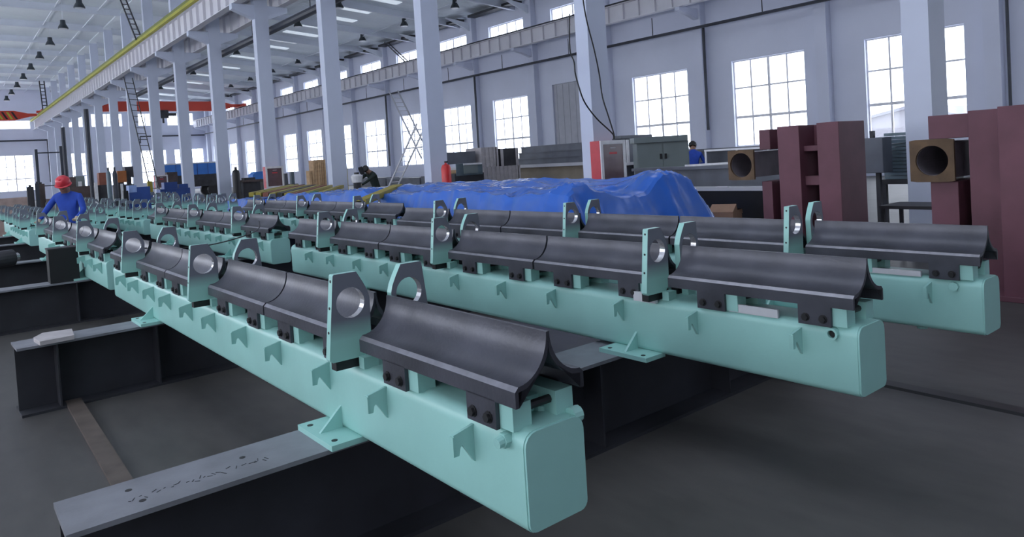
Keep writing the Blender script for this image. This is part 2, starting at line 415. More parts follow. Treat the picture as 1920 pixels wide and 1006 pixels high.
# ------------------------------------------------------------------ crane girders, cranes, pipes
def girder(name, label, x, side, z0, z1, ya, yb, step, railmat):
    t = thing(name, label, 'girder', (x, 0, 0))
    MB().box(-.012, .012, ya, yb, z0, z1, GIRD).build('web', t)
    MB().box(-.17, .17, ya, yb, z1, z1+.03, GIRD).build('top_flange', t)
    MB().box(-.15, .15, ya, yb, z0-.03, z0, GIRD).build('bottom_flange', t)
    MB().prism([(-.06, z1+.03), (.06, z1+.03), (.03, z1+.15), (-.03, z1+.15)], 'y', ya, yb, railmat).build('rail', t)
    sm = MB().box(-.13, .13, -.01, .01, z0, z1, GIRD).mesh('stiffener')
    n = int((yb-ya)/step)
    for i in range(1, n): put(sm, 'stiffener', t, (0, ya+i*step, 0))
    return t
g = girder('crane_girder', 'pale crane girder with yellow rail on the left side of columns', 9.55, -1, 8.2, 9.12, 5, Y1-.1, 1.0, YEL)
MB().box(-.36, -.2, 5, Y1-.1, 9.13, 9.27, YEL).build('conductor_bar', g)['label'] = 'yellow conductor bar along the top'
MB().box(-.33, -.22, 5, Y1-.1, 9.27, 9.42, mat('olive_bar', (.16, .19, .03), .5)).build('conductor_cover', g)['label'] = 'olive cover strip above the yellow bar'
girder('crane_girder', 'pale crane girder on the right side of the columns', 11.3, 1, 8.2, 9.12, 5, Y1-.1, 1.0, DKRAIL)
girder('crane_girder', 'ribbed pale crane girder along the right window wall', 27.15, 1, 8.05, 8.85, 0, Y1-.1, 1.0, DKRAIL)
def pipe(name, label, x, z, ya, yb, r, drops, ztop):
    t = thing(name, label, 'pipe', (x, ya, z))
    MB().cyl((0, 0, 0), (0, yb-ya, 0), r, PIPE, 10).build('pipe_run', t)
    for y in drops: MB().cyl((0, y-ya, 0), (0, y-ya, ztop-z), .022, PIPE, 6).build('hanger_rod', t)
pipe('conductor_pipe', 'thick dark pipe hung on rods beside the middle columns', 11.0, 7.3, 12, 56, .15, [y+2.6 for y in COLY if 12 < y < 50], 8.2)
pipe('wall_pipe', 'long dark pipe hung along the right wall below the girder', 28.0, 7.08, 0, 98, .07, [y+2.6 for y in PILY if 0 < y < 92], 8.0)
for i, (y, x, z0, z1, r) in enumerate([(20.15, 28.15, 2.3, 7.05, .07), (20.98, 28.6, 2.3, 8.0, .05), (38.0, 28.0, 1.6, 7.05, .07), (49.9, 28.0, 1.5, 7.05, .07), (8.15, 28.25, 0, 9, .05)]):
    tag(MB().cyl((x, y, z0), (x, y, z1), r, PIPE, 10).build('down_pipe'), ['thick dark down pipe right of the pilaster behind blue worker', 'thin grey conduit left of the pilaster behind blue worker', 'dark down pipe behind the stooping dark clothed worker', 'dark down pipe between the two far wall windows by yellow bars', 'thin dark conduit on the pilaster at the picture edge'][i], 'pipe')

tag(MB().cyl((-7, 99.7, 6.95), (10.75, 99.7, 6.95), .09, PIPE, 8).cyl((10.75, 99.7, 6.95), (10.75, 99.7, 2.0), .12, PIPE, 8).build('wall_pipe'), 'dark pipe along the far gable above the left window, bent down at columns', 'pipe')
tag(MB().cyl((20.6, 99.7, 7.05), (28.4, 99.7, 7.05), .09, PIPE, 8).cyl((20.6, 99.7, 7.05), (20.6, 99.7, 6.2), .07, PIPE, 8).build('wall_pipe'), 'dark pipe along the far gable above the right bay windows', 'pipe')
tag(MB().cyl((10.0, 66.9, 0), (10.0, 66.9, 7.6), .17, PIPE, 10).build('down_pipe'), 'thick dark down pipe on a far column under the yellow rail', 'pipe')
tag(MB().cyl((9.98, 80.6, 0), (9.98, 80.6, 7.1), .18, PIPE, 10).build('down_pipe'), 'dark down pipe at the farthest column beside the gable', 'pipe')

def crane(label, x0, x1, y, z, hoistx, zl, zr, el, er):
    # bridge between the two crane rails; end carriages stand on the rails at heights zl, zr
    t = thing('overhead_crane', label, 'crane', (x0, y, z)); L = x1-x0; a, b = el, L-er
    MB().prism([(a+1.4, -.5), (b-2.0, -.5), (b-.6, -.1), (b, -.05), (b, .2), (b-.8, .22), (b-2.0, .5), (a+1.4, .5), (a+.5, .22), (a, .2), (a, -.05), (a+.5, -.1)], 'y', -.3, .3, RED).build('bridge_beam', t)
    for x, zz, e in ((0, zl-z, a), (L, zr-z, -er)):
        MB().box(x-.16, x+.16, -1.4, 1.4, zz, zz+.3, RED).build('end_carriage', t)
        MB().box(min(x, x+e), max(x, x+e), -.28, .28, max(zz, .02), max(zz+.22, .2), RED).build('end_bracket', t)
    if hoistx is not None:
        h = MB(); h.box(hoistx-.6, hoistx+.5, -.55, -.05, -1.25, -.42, DKMACH); h.box(hoistx+.5, hoistx+1.3, -.4, -.1, -1.0, -.72, DKMACH); h.cyl((hoistx, -.3, -1.25), (hoistx, -.3, -1.75), .1, DKMACH, 8)
        h.build('hoist', t)
    return t
crane('red bridge crane spanning the right bay with dark hoist', 11.3, 27.15, 81, 9.1, 7.7, 9.272, 9.002, .3, .3)
c = crane('red bridge crane with yellow striped panel in the left bay', -7.5, 9.55, 91.6, 9.15, None, 9.43, 9.43, .3, .5)
MB().box(-7.9, -7.1, 0, 100, 9.1, 9.429, GIRD).build('trim_3')['kind'] = 'structure'
for k in range(4): MB().prism([(13.4+k*.42, -.38), (13.6+k*.42, -.38), (13.2+k*.42, .38), (13.0+k*.42, .38)], 'y', -.32, -.30, YEL if k % 2 == 0 else BLACK).build('hazard_stripe', c)

def lamp_mesh():
    m = MB(); m.lathe([(0, .42), (.13, .42), (.15, .2), (.20, .12), (.27, -.02), (.27, -.08), (.0, -.08)], (0, 0, 0), LAMP, 16)
    return m.mesh('lamp_shade', True)
lm = lamp_mesh(); ll = MB().lathe([(0, -.11), (.2, -.11), (.24, -.085)], (0, 0, 0), LENS, 14).mesh('lens')
def lamps(x, ys, z, where):
    for i, y in enumerate(ys):
        t = thing('bay_lamp', 'bell lamp, %s from the near end of row %s' % (ORD[i], where), 'lamp', (x, y, z), 0, 'bell lamps '+where)
        put(lm, 'lamp_shade', t); put(ll, 'lens', t)
        L = roof_z(x)-.26-z-.42
        put(cached(('rod', round(L, 2)), lambda: MB().cyl((0, 0, .42), (0, 0, .42+L), .009, RAFT, 6).mesh('rod')), 'rod', t)
lamps(6.55, [43.3+6.06*i for i in range(9)], 10.85, 'under the left roof')
lamps(25.25, [35.8+6.02*i for i in range(8)], 10.9, 'along the right wall eave')
lamps(18.9, [38.4+6.0*i for i in range(8)], 10.9, 'over the middle of right bay')

# ladders / stairs
def ladder(name, label, a, b, w, mtl, n, side=(0, 1, 0), r=.035):
    t = thing(name, label, 'ladder', a); a = Vector(a); b = Vector(b)-a; s = Vector(side)*w/2
    MB().bar(-s, b-s, r, r*2, mtl).build('stringer', t); MB().bar(s, b+s, r, r*2, mtl).build('stringer', t)
    for i in range(1, n):
        p = b*(i/n); MB().bar(p-s, p+s, r*.8, r*.8, mtl).build('rung', t)
ladder('access_ladder', 'grey lattice ladder leaning up beside the window behind the tarp, upper flight', (26.6, 46.2, 7.0), (26.6, 42.3, 1.9), .75, DOORG, 16, (1, 0, 0), .055)
ladder('access_ladder', 'pale lower ladder flight crossing in front of a window', (25.6, 45.4, 0), (25.6, 41.0, 4.2), .75, PVC, 12, (1, 0, 0), .06)
ladder('access_ladder', 'dark steep ladder from wall girder up to the eave', (27.4, 48.2, 10.9), (27.4, 45.2, 8.9), .3, DKRAIL, 7, (1, 0, 0))
ladder('access_ladder', 'dark ladder standing against the middle columns', (9.7, 48.9, 7.9), (9.7, 43.6, 0), .62, DKRAIL, 22, (.85, .5, 0), .04)
ladder('access_ladder', 'dark ladder from yellow rail girder up to the roof', (9.3, 47.0, 12.5), (9.3, 43.4, 9.3), .3, DKRAIL, 9, (1, 0, 0), .05)
ladder('access_ladder', 'small dark ladder near the far gable by the red crane', (9.2, 86.4, 12.2), (9.2, 85.4, 9.3), .4, DKRAIL, 8, (1, 0, 0), .09)

# ------------------------------------------------------------------ mint green rail beams with dark troughs
BW, BZ0, BZ1, BL = .24, .5, .8, 6.1
def rrect(w, z0, z1, rt, rb, n=5):
    p = []
    for cx, cz, r, a0 in ((w/2-rb, z0+rb, rb, -90), (w/2-rt, z1-rt, rt, 0), (-w/2+rt, z1-rt, rt, 90), (-w/2+rb, z0+rb, rb, 180)):
        for i in range(n):
            a = math.radians(a0+90*i/(n-1)); p.append((cx+r*math.cos(a), cz+r*math.sin(a)))
    return p
def body_mesh():
    return MB().prism(rrect(BW, BZ0, BZ1, .045, .03), 'y', 0, BL, MINT).mesh('beam_tube', True)
def cap_mesh():
    return MB().prism(rrect(BW-.006, BZ0+.003, BZ1-.003, .043, .028), 'y', -.008, 0, MINT).mesh('end_cap', True)
AP, LG, SK, TW, TH = 1.076, .938, .876, .137, .014
def trough_prof():
    R = TW-.012-.006; cx = TW-.012; cz = LG+R+.0; out = []
    arc = [(cx-R*math.cos(t), cz-R*math.sin(t)) for t in [PI/2*i/10 for i in range(11)]]   # apex side -> ledge
    right = [(x, min(AP, z+ (AP-cz))) if False else (x, z) for x, z in arc]
    top = arc[0][1]
    k = (AP-LG)/(top-LG)
    right = [(x, LG+(z-LG)*k) for x, z in arc]+[(TW-.013, LG-.001), (TW, LG-.014), (TW, SK)]
    outer = [(-x, z) for x, z in right[::-1]]+right
    Ri = R+TH
    inn = [(cx-Ri*math.cos(t), LG+(cz-Ri*math.sin(t)-LG)*k) for t in [PI/2*(.12+.88*i/10) for i in range(11)]]
    inn = [(max(x, .001), z) for x, z in inn]+[(TW-TH, LG-TH), (TW-TH, SK)]
    inner = [(-x, z) for x, z in inn[::-1]]+inn
    return outer, inner
FEET = ((.10, .25), (.63, .79))
def trough_mesh(L, feet):
    o, i = trough_prof(); m = MB(); no, ni = len(o), len(i)
    vs = []; fs = []
    for y in (0, L):
        vs += [(x, y, z) for x, z in o]+[(x, y, z) for x, z in i]
    n = no+ni
    for j in range(no-1): fs.append((j, j+1, n+j+1, n+j))
    for j in range(ni-1): fs.append((no+j+1, no+j, n+no+j, n+no+j+1))
    for a, b in ((0, no), (no-1, no+ni-1)): fs.append((a, b, n+b, n+a))
    # end faces: left and right halves
    for e in (0, n):
        h = no//2; q = ni//2
        fs.append(tuple([e+j for j in range(h)]+[e+no+j for j in range(q-1, -1, -1)]))
        fs.append(tuple([e+j for j in range(h, no)]+[e+no+j for j in range(ni-1, q-1, -1)]))
        fs.append((e+h-1, e+h, e+no+q, e+no+q-1))
    m.add(vs, fs, STEEL); edge_k = m.mi(EDGE_HL)
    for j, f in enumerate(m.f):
        if len(f) == 4 and all(abs(abs(m.v[q][0])-TW) < .0131 and LG-.0142 < m.v[q][2] < LG-.0005 for q in f): m.m[j] = edge_k  # chamfer faces take the painted highlight colour
    for a, b in feet:
        for s in (-1, 1):
            m.box(min(s*TW, s*(TW-TH)), max(s*TW, s*(TW-TH)), a, b, .79, SK+.004, STEEL)
    return m.mesh('trough', True)
def bolt_mesh():
    m = MB(); m.cyl((0, 0, 0), (-.014, 0, 0), .015, BLACK, 6); m.cyl((0, 0, 0), (-.004, 0, 0), .019, BLACK, 10); return m.mesh('bolt')
def bearing_mesh():
    n = 24; hc = (-.135, 1.062); r = .061
    poly = [(-.238, .85), (-.225, .838), (-.085, .838), (-.055, .87), (-.05, 1.07), (-.058, 1.10), (-.075, 1.135), (-.102, 1.182), (-.198, 1.182), (-.203, 1.177)]
    def cast(a):
        d = (math.cos(a), math.sin(a)); best = None
        for p, q in zip(poly, poly[1:]+poly[:1]):
            ex, ez = q[0]-p[0], q[1]-p[1]; den = d[0]*ez-d[1]*ex
            if abs(den) < 1e-9: continue
            t = ((p[0]-hc[0])*ez-(p[1]-hc[1])*ex)/den; u = ((p[0]-hc[0])*d[1]-(p[1]-hc[1])*d[0])/den
            if t > 0 and -1e-6 <= u <= 1+1e-6 and (best is None or t < best): best = t
        return best
    angs = sorted({round(2*PI*i/n-PI, 6) for i in range(n)} | {round(math.atan2(p[1]-hc[1], p[0]-hc[0]), 6) for p in poly})
    out = []; inn = []
    for a in angs:
        t = cast(a)
        out.append((hc[0]+t*math.cos(a), hc[1]+t*math.sin(a))); inn.append((hc[0]+r*math.cos(a), hc[1]+r*math.sin(a)))
    m = MB(); m.ring(out, inn, 'y', -.0175, .0175, MINT, PLATEM)
    k = m.mi(SILVER)
    # bore wall shines
    for fi, f in enumerate(m.f):
        c = [m.v[i] for i in f]
        if all(abs(math.hypot(v[0]-hc[0], v[2]-hc[1])-r) < 1e-4 for v in c): m.m[fi] = k
    for z in (1.155, 1.05, .955):
        x = -.203-(1.177-z)*.107; m.cyl((x, 0, z), (x-.0015, 0, z), .006, BLACK, 8)
    return m.mesh('bearing_plate')
def bearing_mesh_r():
    me = bearing_mesh(); me.name = 'bearing_plate'
    bm = bmesh.new(); bm.from_mesh(me)
    for v in bm.verts: v.co.x = -v.co.x
    bmesh.ops.reverse_faces(bm, faces=bm.faces); bm.to_mesh(me); bm.free(); return me
def hook_mesh():
    # hose hook on the left side: cut plate standing off the face with an open slot underneath
    p = [(-.078, .752), (-.078, .684), (-.060, .684), (-.054, .708), (-.046, .714), (-.038, .702), (-.006, .652), (.002, .646), (.002, .768)]
    m = MB(); m.prism(p, 'y', -.006, .006, MINT); m.box(-.083, -.078, -.010, .010, .686, .748, MINT)
    return m.mesh('hose_hook')
def lug_mesh():
    m = MB()
    for s in (-1, 1): m.box(min(s*.05, s*.121), max(s*.05, s*.121), -.062, .10, BZ1-.006, .874, MINT)
    m.box(-.05, .05, .02, .08, BZ1-.006, .85, MINT)
    m.cyl((-.05, -.03, .845), (.05, -.03, .845), .014, BLACK, 8)
    return m.mesh('lug')
def seat_mesh(): return MB().box(-.205, -.04, .0, .045, BZ1-.002, .845, BLACK).box(.04, .205, .0, .045, BZ1-.002, .845, BLACK).box(-.115, -.05, -.06, -.018, BZ1-.004, .842, MINT).box(.05, .115, -.06, -.018, BZ1-.004, .842, MINT).mesh('bearing_seat')
def foot_mesh():
    m = MB(); h = BZ0
    for s in (-1, 1):
        x0, x1 = sorted((s*(BW/2-.03), s*(BW/2+.125)))
        m.box(x0, x1, -.17, .17, h-.015, h+.008, MINT)
        tri = [(s*BW/2, h+.008), (s*(BW/2+.1), h+.008), (s*BW/2, h+.1)]
        m.prism(tri, 'y', -.007, .007, MINT)
        for y in (-.12, .12): m.cyl((s*(BW/2+.09), y, h+.008), (s*(BW/2+.09), y, h+.0095), .013, BLACK, 10)
    return m.mesh('support_foot')
def rail_beam(label, c, y0, pitch=2.05, lod=0, feet=(1.22, 4.57), n_hook=11, L=BL, extra=None, troughs=True):
    t = thing('rail_beam', label, 'beam', (c, y0, 0))
    put(cached('body', body_mesh), 'beam_tube', t); put(cached('cap', cap_mesh), 'end_cap', t)
    put(cached('cap', cap_mesh), 'end_cap', t, (0, L+.008, 0))
    g = .105; gaps = [1.02+pitch*i for i in range(3)]; joints = [1.02+pitch*(i+.5) for i in range(2)]
    segs = []; y = 0
    for i in range(3):
        segs.append((y, gaps[i]-g/2)); y = gaps[i]+g/2
        if i < 2: segs.append((y, joints[i]-.008)); y = joints[i]+.008
    segs.append((y, L))
    bm_ = cached('bolt', bolt_mesh)
    for a, b in (segs if troughs else ()):
        ln = b-a; sc = ln/.97
        feet_ = tuple((p*sc, q*sc) for p, q in FEET) if ln > .6 else ()
        tr = put(cached(('tr', round(ln, 2)), lambda: trough_mesh(ln, feet_)), 'trough', t, (0, a, 0), bevel=0)
        for p, q in feet_:
            put(cached('lug', lug_mesh), 'lug', t, (0, a+p, 0))
            if lod < 2:
                for s in (-1, 1):
                    if lod and s > 0: continue
                    for yy, zz in ((p+.035, .822), (q-.035, .822)):
                        put(bm_, 'bolt', tr, (s*TW, yy, zz), rz=0 if s < 0 else PI)
    for gy in gaps:
        put(cached('bl', bearing_mesh), 'bearing_plate', t, (0, gy+.025, 0)); put(cached('br', bearing_mesh_r), 'bearing_plate', t, (0, gy+.025, 0))
        put(cached('seat', seat_mesh), 'bearing_seat', t, (0, gy+.025, 0))
    if not troughs:
        for gy in (.35, 1.75, 3.9, 5.7):
            put(cached('bl', bearing_mesh), 'bearing_plate', t, (0, gy, 0)); put(cached('br', bearing_mesh_r), 'bearing_plate', t, (0, gy, 0)); put(cached('seat', seat_mesh), 'bearing_seat', t, (0, gy, 0))
        for gy in (.8, 1.4, 2.6, 3.6, 4.4, 5.3): put(cached('lug', lug_mesh), 'lug', t, (0, gy, 0))
    hy = .25
    for i in range(n_hook):
        put(cached('hook', hook_mesh), 'hose_hook', t, (-BW/2, hy, 0)); hy += .56 if i % 2 == 0 else .5
    for fy in feet: put(cached('foot', foot_mesh), 'support_foot', t, (0, fy, 0))
    if extra: extra(t)
    return t
def x1(t):
    m = MB(); m.cyl((-.105, .075, .765), (-.138, .075, .765), .024, MINT, 6); m.cyl((-.138, .075, .765), (-.158, .075, .762), .017, MINT, 10); m.build('hose_fitting', t)
    m = MB(); m.cyl((.09, .02, .79), (.125, .02, .79), .026, MINT, 12); m.build('lifting_boss', t); MB().cyl((.06, .12, .79), (.06, .12, .815), .03, MINT, 12).build('lifting_boss', t)
def x2(t):
    m = MB(); m.ring([(.1+.026*math.cos(a), .762+.026*math.sin(a)) for a in [2*PI*i/14 for i in range(14)]], [(.1+.017*math.cos(a), .762+.017*math.sin(a)) for a in [2*PI*i/14 for i in range(14)]], 'x', -.14, -.10, MINT)
    m.build('pipe_socket', t); MB().cyl((-.121, .1, .762), (-.124, .1, .762), .018, BLACK, 12).build('pipe_bore', t)
    MB().box(-.15, -.128, 1.05, 1.2, .78, .83, BRIGHT).build('clamp_block', t)['label'] = 'bright steel clamp block'
    MB().box(-.118, -.104, .36, .62, .79, .83, BRIGHT).build('wear_strip', t)['label'] = 'bright steel wear strip'
    MB().cyl((0, .35, .48), (0, .35, .5), .028, MINT, 12).build('drain_plug', t)
def x3(t):
    m = MB(); m.cyl((-.11, .13, .755), (-.14, .13, .755), .024, MINT, 8); m.build('hose_fitting', t)
    MB().box(-.118, -.100, .30, .66, .79, .82, BRIGHT).build('wear_strip', t)['label'] = 'bright steel wear strip'
    MB().cyl((0, .35, .47), (0, .35, .5), .028, MINT, 12).build('drain_plug', t)
rail_beam('nearest mint green rail beam topped with dark troughs and bearing plates', 1.39, 1.60, 2.0, 0, extra=x1)
rail_beam('mint green rail beam second from left in front row, black socket at its end', 3.07, 1.43, 2.05, 0, extra=x2)
rail_beam('rightmost mint green rail beam of the front row, before the maroon frames', 4.38, 1.39, 2.05, 0, extra=x3)
ROWB = [('behind the nearest beam', 1.42, 8.25), ('whose square end faces the gap between front beams', 3.17, 8.42), ('beside the blue tarp, yellow channel behind it', 4.85, 8.35)]
for s, c, y in ROWB: rail_beam('mint green rail beam of the second row '+s, c, y, 2.05, 1, n_hook=8, feet=(1.5, 4.6))
ROWC = [('at the far left picture edge', 1.42, 15.9), ('behind the red helmeted man', 2.35, 15.6), ('just right of the red helmeted man', 3.3, 15.7), ('left of the far end of the blue tarp', 4.9, 15.6)]
for s, c, y in ROWC: rail_beam('mint green rail beam of the third row '+s, c, y, 2.05, 2, n_hook=6, feet=(1.5, 4.6), troughs=False)
ROWD = [('left of centre', 3.3, 23.0), ('nearest the column row', 5.4, 22.6)]
for s, c, y in ROWD: rail_beam('distant mint green rail beam of the fourth row '+s, c, y, 2.05, 2, n_hook=0, feet=(1.5, 4.6), troughs=False)

# ------------------------------------------------------------------ dark I-beams carrying the rails, bars on the floor
def i_beam(label, x0, x1, y, rz=0, stiff=(), h=.485, w=.31, holes=()):
    t = thing('i_beam', label, 'beam', (x0, y, 0), rz); L = x1-x0
    MB().box(0, L, -.008, .008, .018, h-.018, IWEB).build('web', t)
    MB().box(0, L, -w/2, w/2, 0, .018, IWEB).build('bottom_flange', t)
    f = MB().box(0, L, -w/2, w/2, h-.018, h, IFLANGE).build('top_flange', t); f['label'] = 'paler top flange with scribbled chalk marks'
    sm = MB().box(-.006, .006, -w/2+.01, w/2-.01, .018, h-.018, IWEB).mesh('stiffener')
    for s in stiff: put(sm, 'stiffener', t, (s, 0, 0))
    hm = MB().cyl((0, 0, h), (0, 0, h+.001), .012, BLACK, 10).mesh('bolt_hole')
    for hx, hy in holes: put(hm, 'bolt_hole', f, (hx, hy, 0))
    return t
i1 = i_beam('nearest dark I-beam with pale top flange under the front rail ends', .25, 5.0, 2.835, 0, (1.6, 2.45, 3.6), holes=((.22, .06), (.24, -.07), (.62, .04)))
i_beam('second dark I-beam with a scrap plate on its left end', .36, 5.0, 6.17, .035, (.24, .9, 2.6))
i_beam('third dark I-beam reaching in from the left picture edge', -.8, 5.4, 9.72, 0, (.9, 2.0))
i_beam('fourth dark I-beam under the second row of rails', -.8, 5.4, 12.98, 0, ())
i_beam('fifth dark I-beam under the third row of rails', .4, 5.8, 17.3, 0, ())
i_beam('sixth dark I-beam under the far end of third row', .4, 5.8, 20.3, 0, ())
i_beam('seventh dark I-beam under the fourth rail row', 2.2, 6.2, 24.3, 0, ()); i_beam('eighth dark I-beam at the far end of the fourth rail row', 2.2, 6.2, 27.3, 0, ())
# scribble: faint chalk tally on the near flange (illegible in the photo)
def chalk():
    random.seed(4); m = MB(); x = .45
    while x < .95:
        a = random.uniform(-.05, .05); m.bar((x, 2.8+a*.3, .4862), (x+random.uniform(.006, .02), 2.8+a*.3+random.uniform(-.025, .025), .4862), .003, .0008, DKRAIL); x += random.uniform(.008, .03)
    return m
o = chalk().build('chalk_marks', i1, loc=(-.25, -2.835, 0)); o['kind'] = 'stuff'
tag(MB().box(0, .10, 0, 3.1, 0, .02, RUSTBAR).build('flat_bar', loc=(.60, 3.05, .001), rz=-.012), 'brown rusty flat bar on the floor joining two I-beams', 'steel bar')
tag(MB().prism([(0, 0), (.21, .02), (.23, .3), (.05, .34), (-.02, .2)], 'z', 0, .03, BLIND).build('scrap_plate', loc=(.50, 5.98, .4865)), 'small pale scrap plate lying on the second I-beam', 'scrap plate')
m = thing('steel_block', 'black square steel block standing on the third I-beam beside the rail', 'steel block', (.95, 9.6, .486))
MB().box(0, .29, 0, .24, 0, .38, BLACK).build('block_body', m); MB().box(-.005, .295, -.005, .245, .38, .395, DKMACH).build('top_plate', m)
tag(MB().cyl((0, 0, .14), (1.1, .2, .14), .14, DKMACH, 16).build('steel_roll', loc=(-.35, 10.9, 0)), 'dark steel roll lying at the left picture edge', 'roll')
tag(MB().cyl((0, 0, 0), (.55, .25, 0), .12, DKMACH, 16).cyl((.55, .25, 0), (.62, .28, 0), .06, SILVER, 12).build('steel_roll', loc=(.25, 12.2, .6051)), 'dark roll with grey journal on the fourth I-beam, left edge', 'roll')

# ------------------------------------------------------------------ blue tarp over stored goods
def tarp():
    nx, ny = 110, 330; x0, x1, y0, y1 = 5.75, 8.95, 6.05, 20.5; vs = []
    rnd = random.Random(3); creases = []
    for a, b in (((8.15, 6.75), (8.9, 6.1)), ((8.15, 6.75), (7.35, 6.95)), ((8.15, 6.75), (8.25, 6.05)), ((8.15, 6.75), (8.2, 8.6)), ((8.15, 6.75), (7.7, 6.05)), ((8.15, 6.75), (8.95, 7.2)),
                 ((6.45, 6.75), (5.8, 6.1)), ((6.45, 6.75), (5.78, 7.1)), ((6.45, 6.75), (7.1, 7.1)), ((6.45, 6.75), (6.5, 8.8)), ((6.45, 6.75), (6.75, 6.05)), ((6.3, 7.9), (5.8, 7.6)), ((7.1, 7.1), (7.6, 6.1))):
        creases.append((*a, *b, .055, .055))
    for k in range(95):
        x = rnd.uniform(5.8, 8.9); y = rnd.uniform(6.2, 20); L = rnd.uniform(.6, 2.8); an = rnd.gauss(.95, .35)
        creases.append((x, y, x+L*math.cos(an), y+L*math.sin(an), rnd.uniform(.04, .09), rnd.choice((-1, 1, 1))*rnd.uniform(.015, .042)))
    for k in range(40):
        y = rnd.uniform(6.4, 20); L = rnd.uniform(.3, .8)
        creases.append((5.8, y, 5.8+L, y+rnd.uniform(-.3, .3), rnd.uniform(.04, .07), rnd.uniform(.02, .05)))
    def crease(x, y):
        hi = lo = 0
        for ax, ay, bx, by, w, h in creases:
            if x < min(ax, bx)-.25 or x > max(ax, bx)+.25 or y < min(ay, by)-.25 or y > max(ay, by)+.25: continue
            dx, dy = bx-ax, by-ay; t = max(0, min(1, ((x-ax)*dx+(y-ay)*dy)/(dx*dx+dy*dy)))
            d = math.hypot(x-ax-dx*t, y-ay-dy*t)/w
            if d < 3.5:
                q = h*(math.exp(-d)-.03)*min(1, .35+t*4)*(1-.55*t); hi = max(hi, q); lo = min(lo, q)
        return hi+lo
    def ridge(v): return 1-min(1, abs(noise.noise(Vector(v)))*2.6)
    for j in range(ny+1):
        for i in range(nx+1):
            u, v = i/nx, j/ny; x = x0+(x1-x0)*u; y = y0+(y1-y0)*v
            ex = min(u, 1-u)*(x1-x0); ey = min(v, 1-v)*(y1-y0)
            top = 1.11-.24*max(0, v-.42)/.58
            wob = .12*noise.noise(Vector((y*.9, x*.9, 4)))
            e = max(0, min((ex+wob*.5)/.42, 1)); f = max(0, min((ey+wob)/.5, 1)); q = min(e, f)
            s = q if q < .8 else .8+.2*math.sin((q-.8)/.2*PI/2)
            # load below: boxes of different height, tarp sagging between, taut creases
            z = top*s
            z += s*(.045*noise.noise(Vector((x*.7, y*.33, 1.3)))
                  + .070*(ridge((x*.75+y*.16, y*.30-x*.35, 3.1))-.5)
                  + .040*(ridge((x*1.7-y*.35, y*.8+x*.5, 8.2))-.5)
                  + .022*(ridge((x*3.4+y*.8, y*1.9-x*1.2, 5.5))-.5))
            for px, py, h, r in ((8.15, 6.75, .13, .42), (6.45, 6.75, .13, .30), (7.3, 6.6, -.09, .38), (7.9, 9.0, .05, .9), (6.6, 9.6, .06, .8), (7.4, 12.5, .05, 1.2)):
                z += h*math.exp(-((x-px)**2+(y-py)**2)/r**2)*s
            z += crease(x, y)*min(1, s*1.5)
            z = max(.012, z); w = 1-s
            cr = ridge((x*1.6, y*1.6, z*.4))
            vs.append((x+w*(.16*noise.noise(Vector((y*1.8, x*.4, 5)))+.10*cr)*(1 if u > .5 else -1), y-w*.18*ridge((x*2.1, y*.3, 9))*(1 if v < .5 else -1), z))
    m = MB(); k = nx+1
    m.add(vs, [(j*k+i, j*k+i+1, (j+1)*k+i+1, (j+1)*k+i) for j in range(ny) for i in range(nx)], TARP)
    o = m.build('tarpaulin', smooth=True)
    o.data.polygons.foreach_set('use_smooth', [True]*len(o.data.polygons)); o.data.set_sharp_from_angle(angle=math.radians(24))
    md = o.modifiers.new('thick', 'SOLIDIFY'); md.thickness = .004; md.offset = -1
    return o
tag(tarp(), 'large wrinkled blue tarpaulin draped over stored goods along the columns', 'tarpaulin')
def channel(label, a, b, w, h, mtl, zlo=None):
    t = thing('steel_channel', label, 'steel bar', a); d = Vector(b)-Vector(a)
    MB().bar((0, 0, 0), d, w, .02, mtl).build('web', t)
    n = d.cross(Vector((0, 0, 1))).normalized()*(w/2)
    for s in (-1, 1): MB().bar(n*s+Vector((0, 0, -h/2)), d+n*s+Vector((0, 0, -h/2)), .02, h, mtl).build('flange', t)
    return t
channel('yellow painted steel channel lying across the tarp edge', (5.35, 10.6, 1.05), (6.95, 12.15, 1.20), .18, .08, YBAR)
random.seed(11)
BARC = [YBAR, YBAR, RBAR, YBAR, BLACK, YBAR, RBAR, YBAR, GBAR, YBAR]
BARN = ['yellow', 'yellow', 'red brown', 'yellow', 'black', 'yellow', 'red brown', 'yellow', 'green', 'yellow']
for i in range(10):
    dx = i*.16; a = (6.0+dx*.75, 17.6-dx*.9, 1.08-.012*i); b = (8.75+dx*.75, 21.9-dx*.9, 1.12-.012*i)
    if BARN[i] == 'green': b = tuple(p+(q-p)*.25 for p, q in zip(a, b))
    n = sum(1 for q in BARN[:i] if q == BARN[i])
    tag(MB().bar(a, b, .12, .1, BARC[i]).build('steel_bar'), '%s %s long bar of bundle beyond the tarp, counted from the windows' % (ORD[n], BARN[i]), 'steel bar', 'bundle of painted bars')
t = thing('trestle', 'dark trestle under the far ends of the painted bars', 'trestle', (9.15, 21.2, 0), -.6)
MB().box(-1.1, 1.1, -.05, .05, .80, .90, DKMACH).build('top_rail', t)
for sx in (-.9, .9):
    for sy in (-1, 1): MB().bar((sx, sy*.25, 0), (sx, 0, .82), .05, .05, DKMACH).build('leg', t)

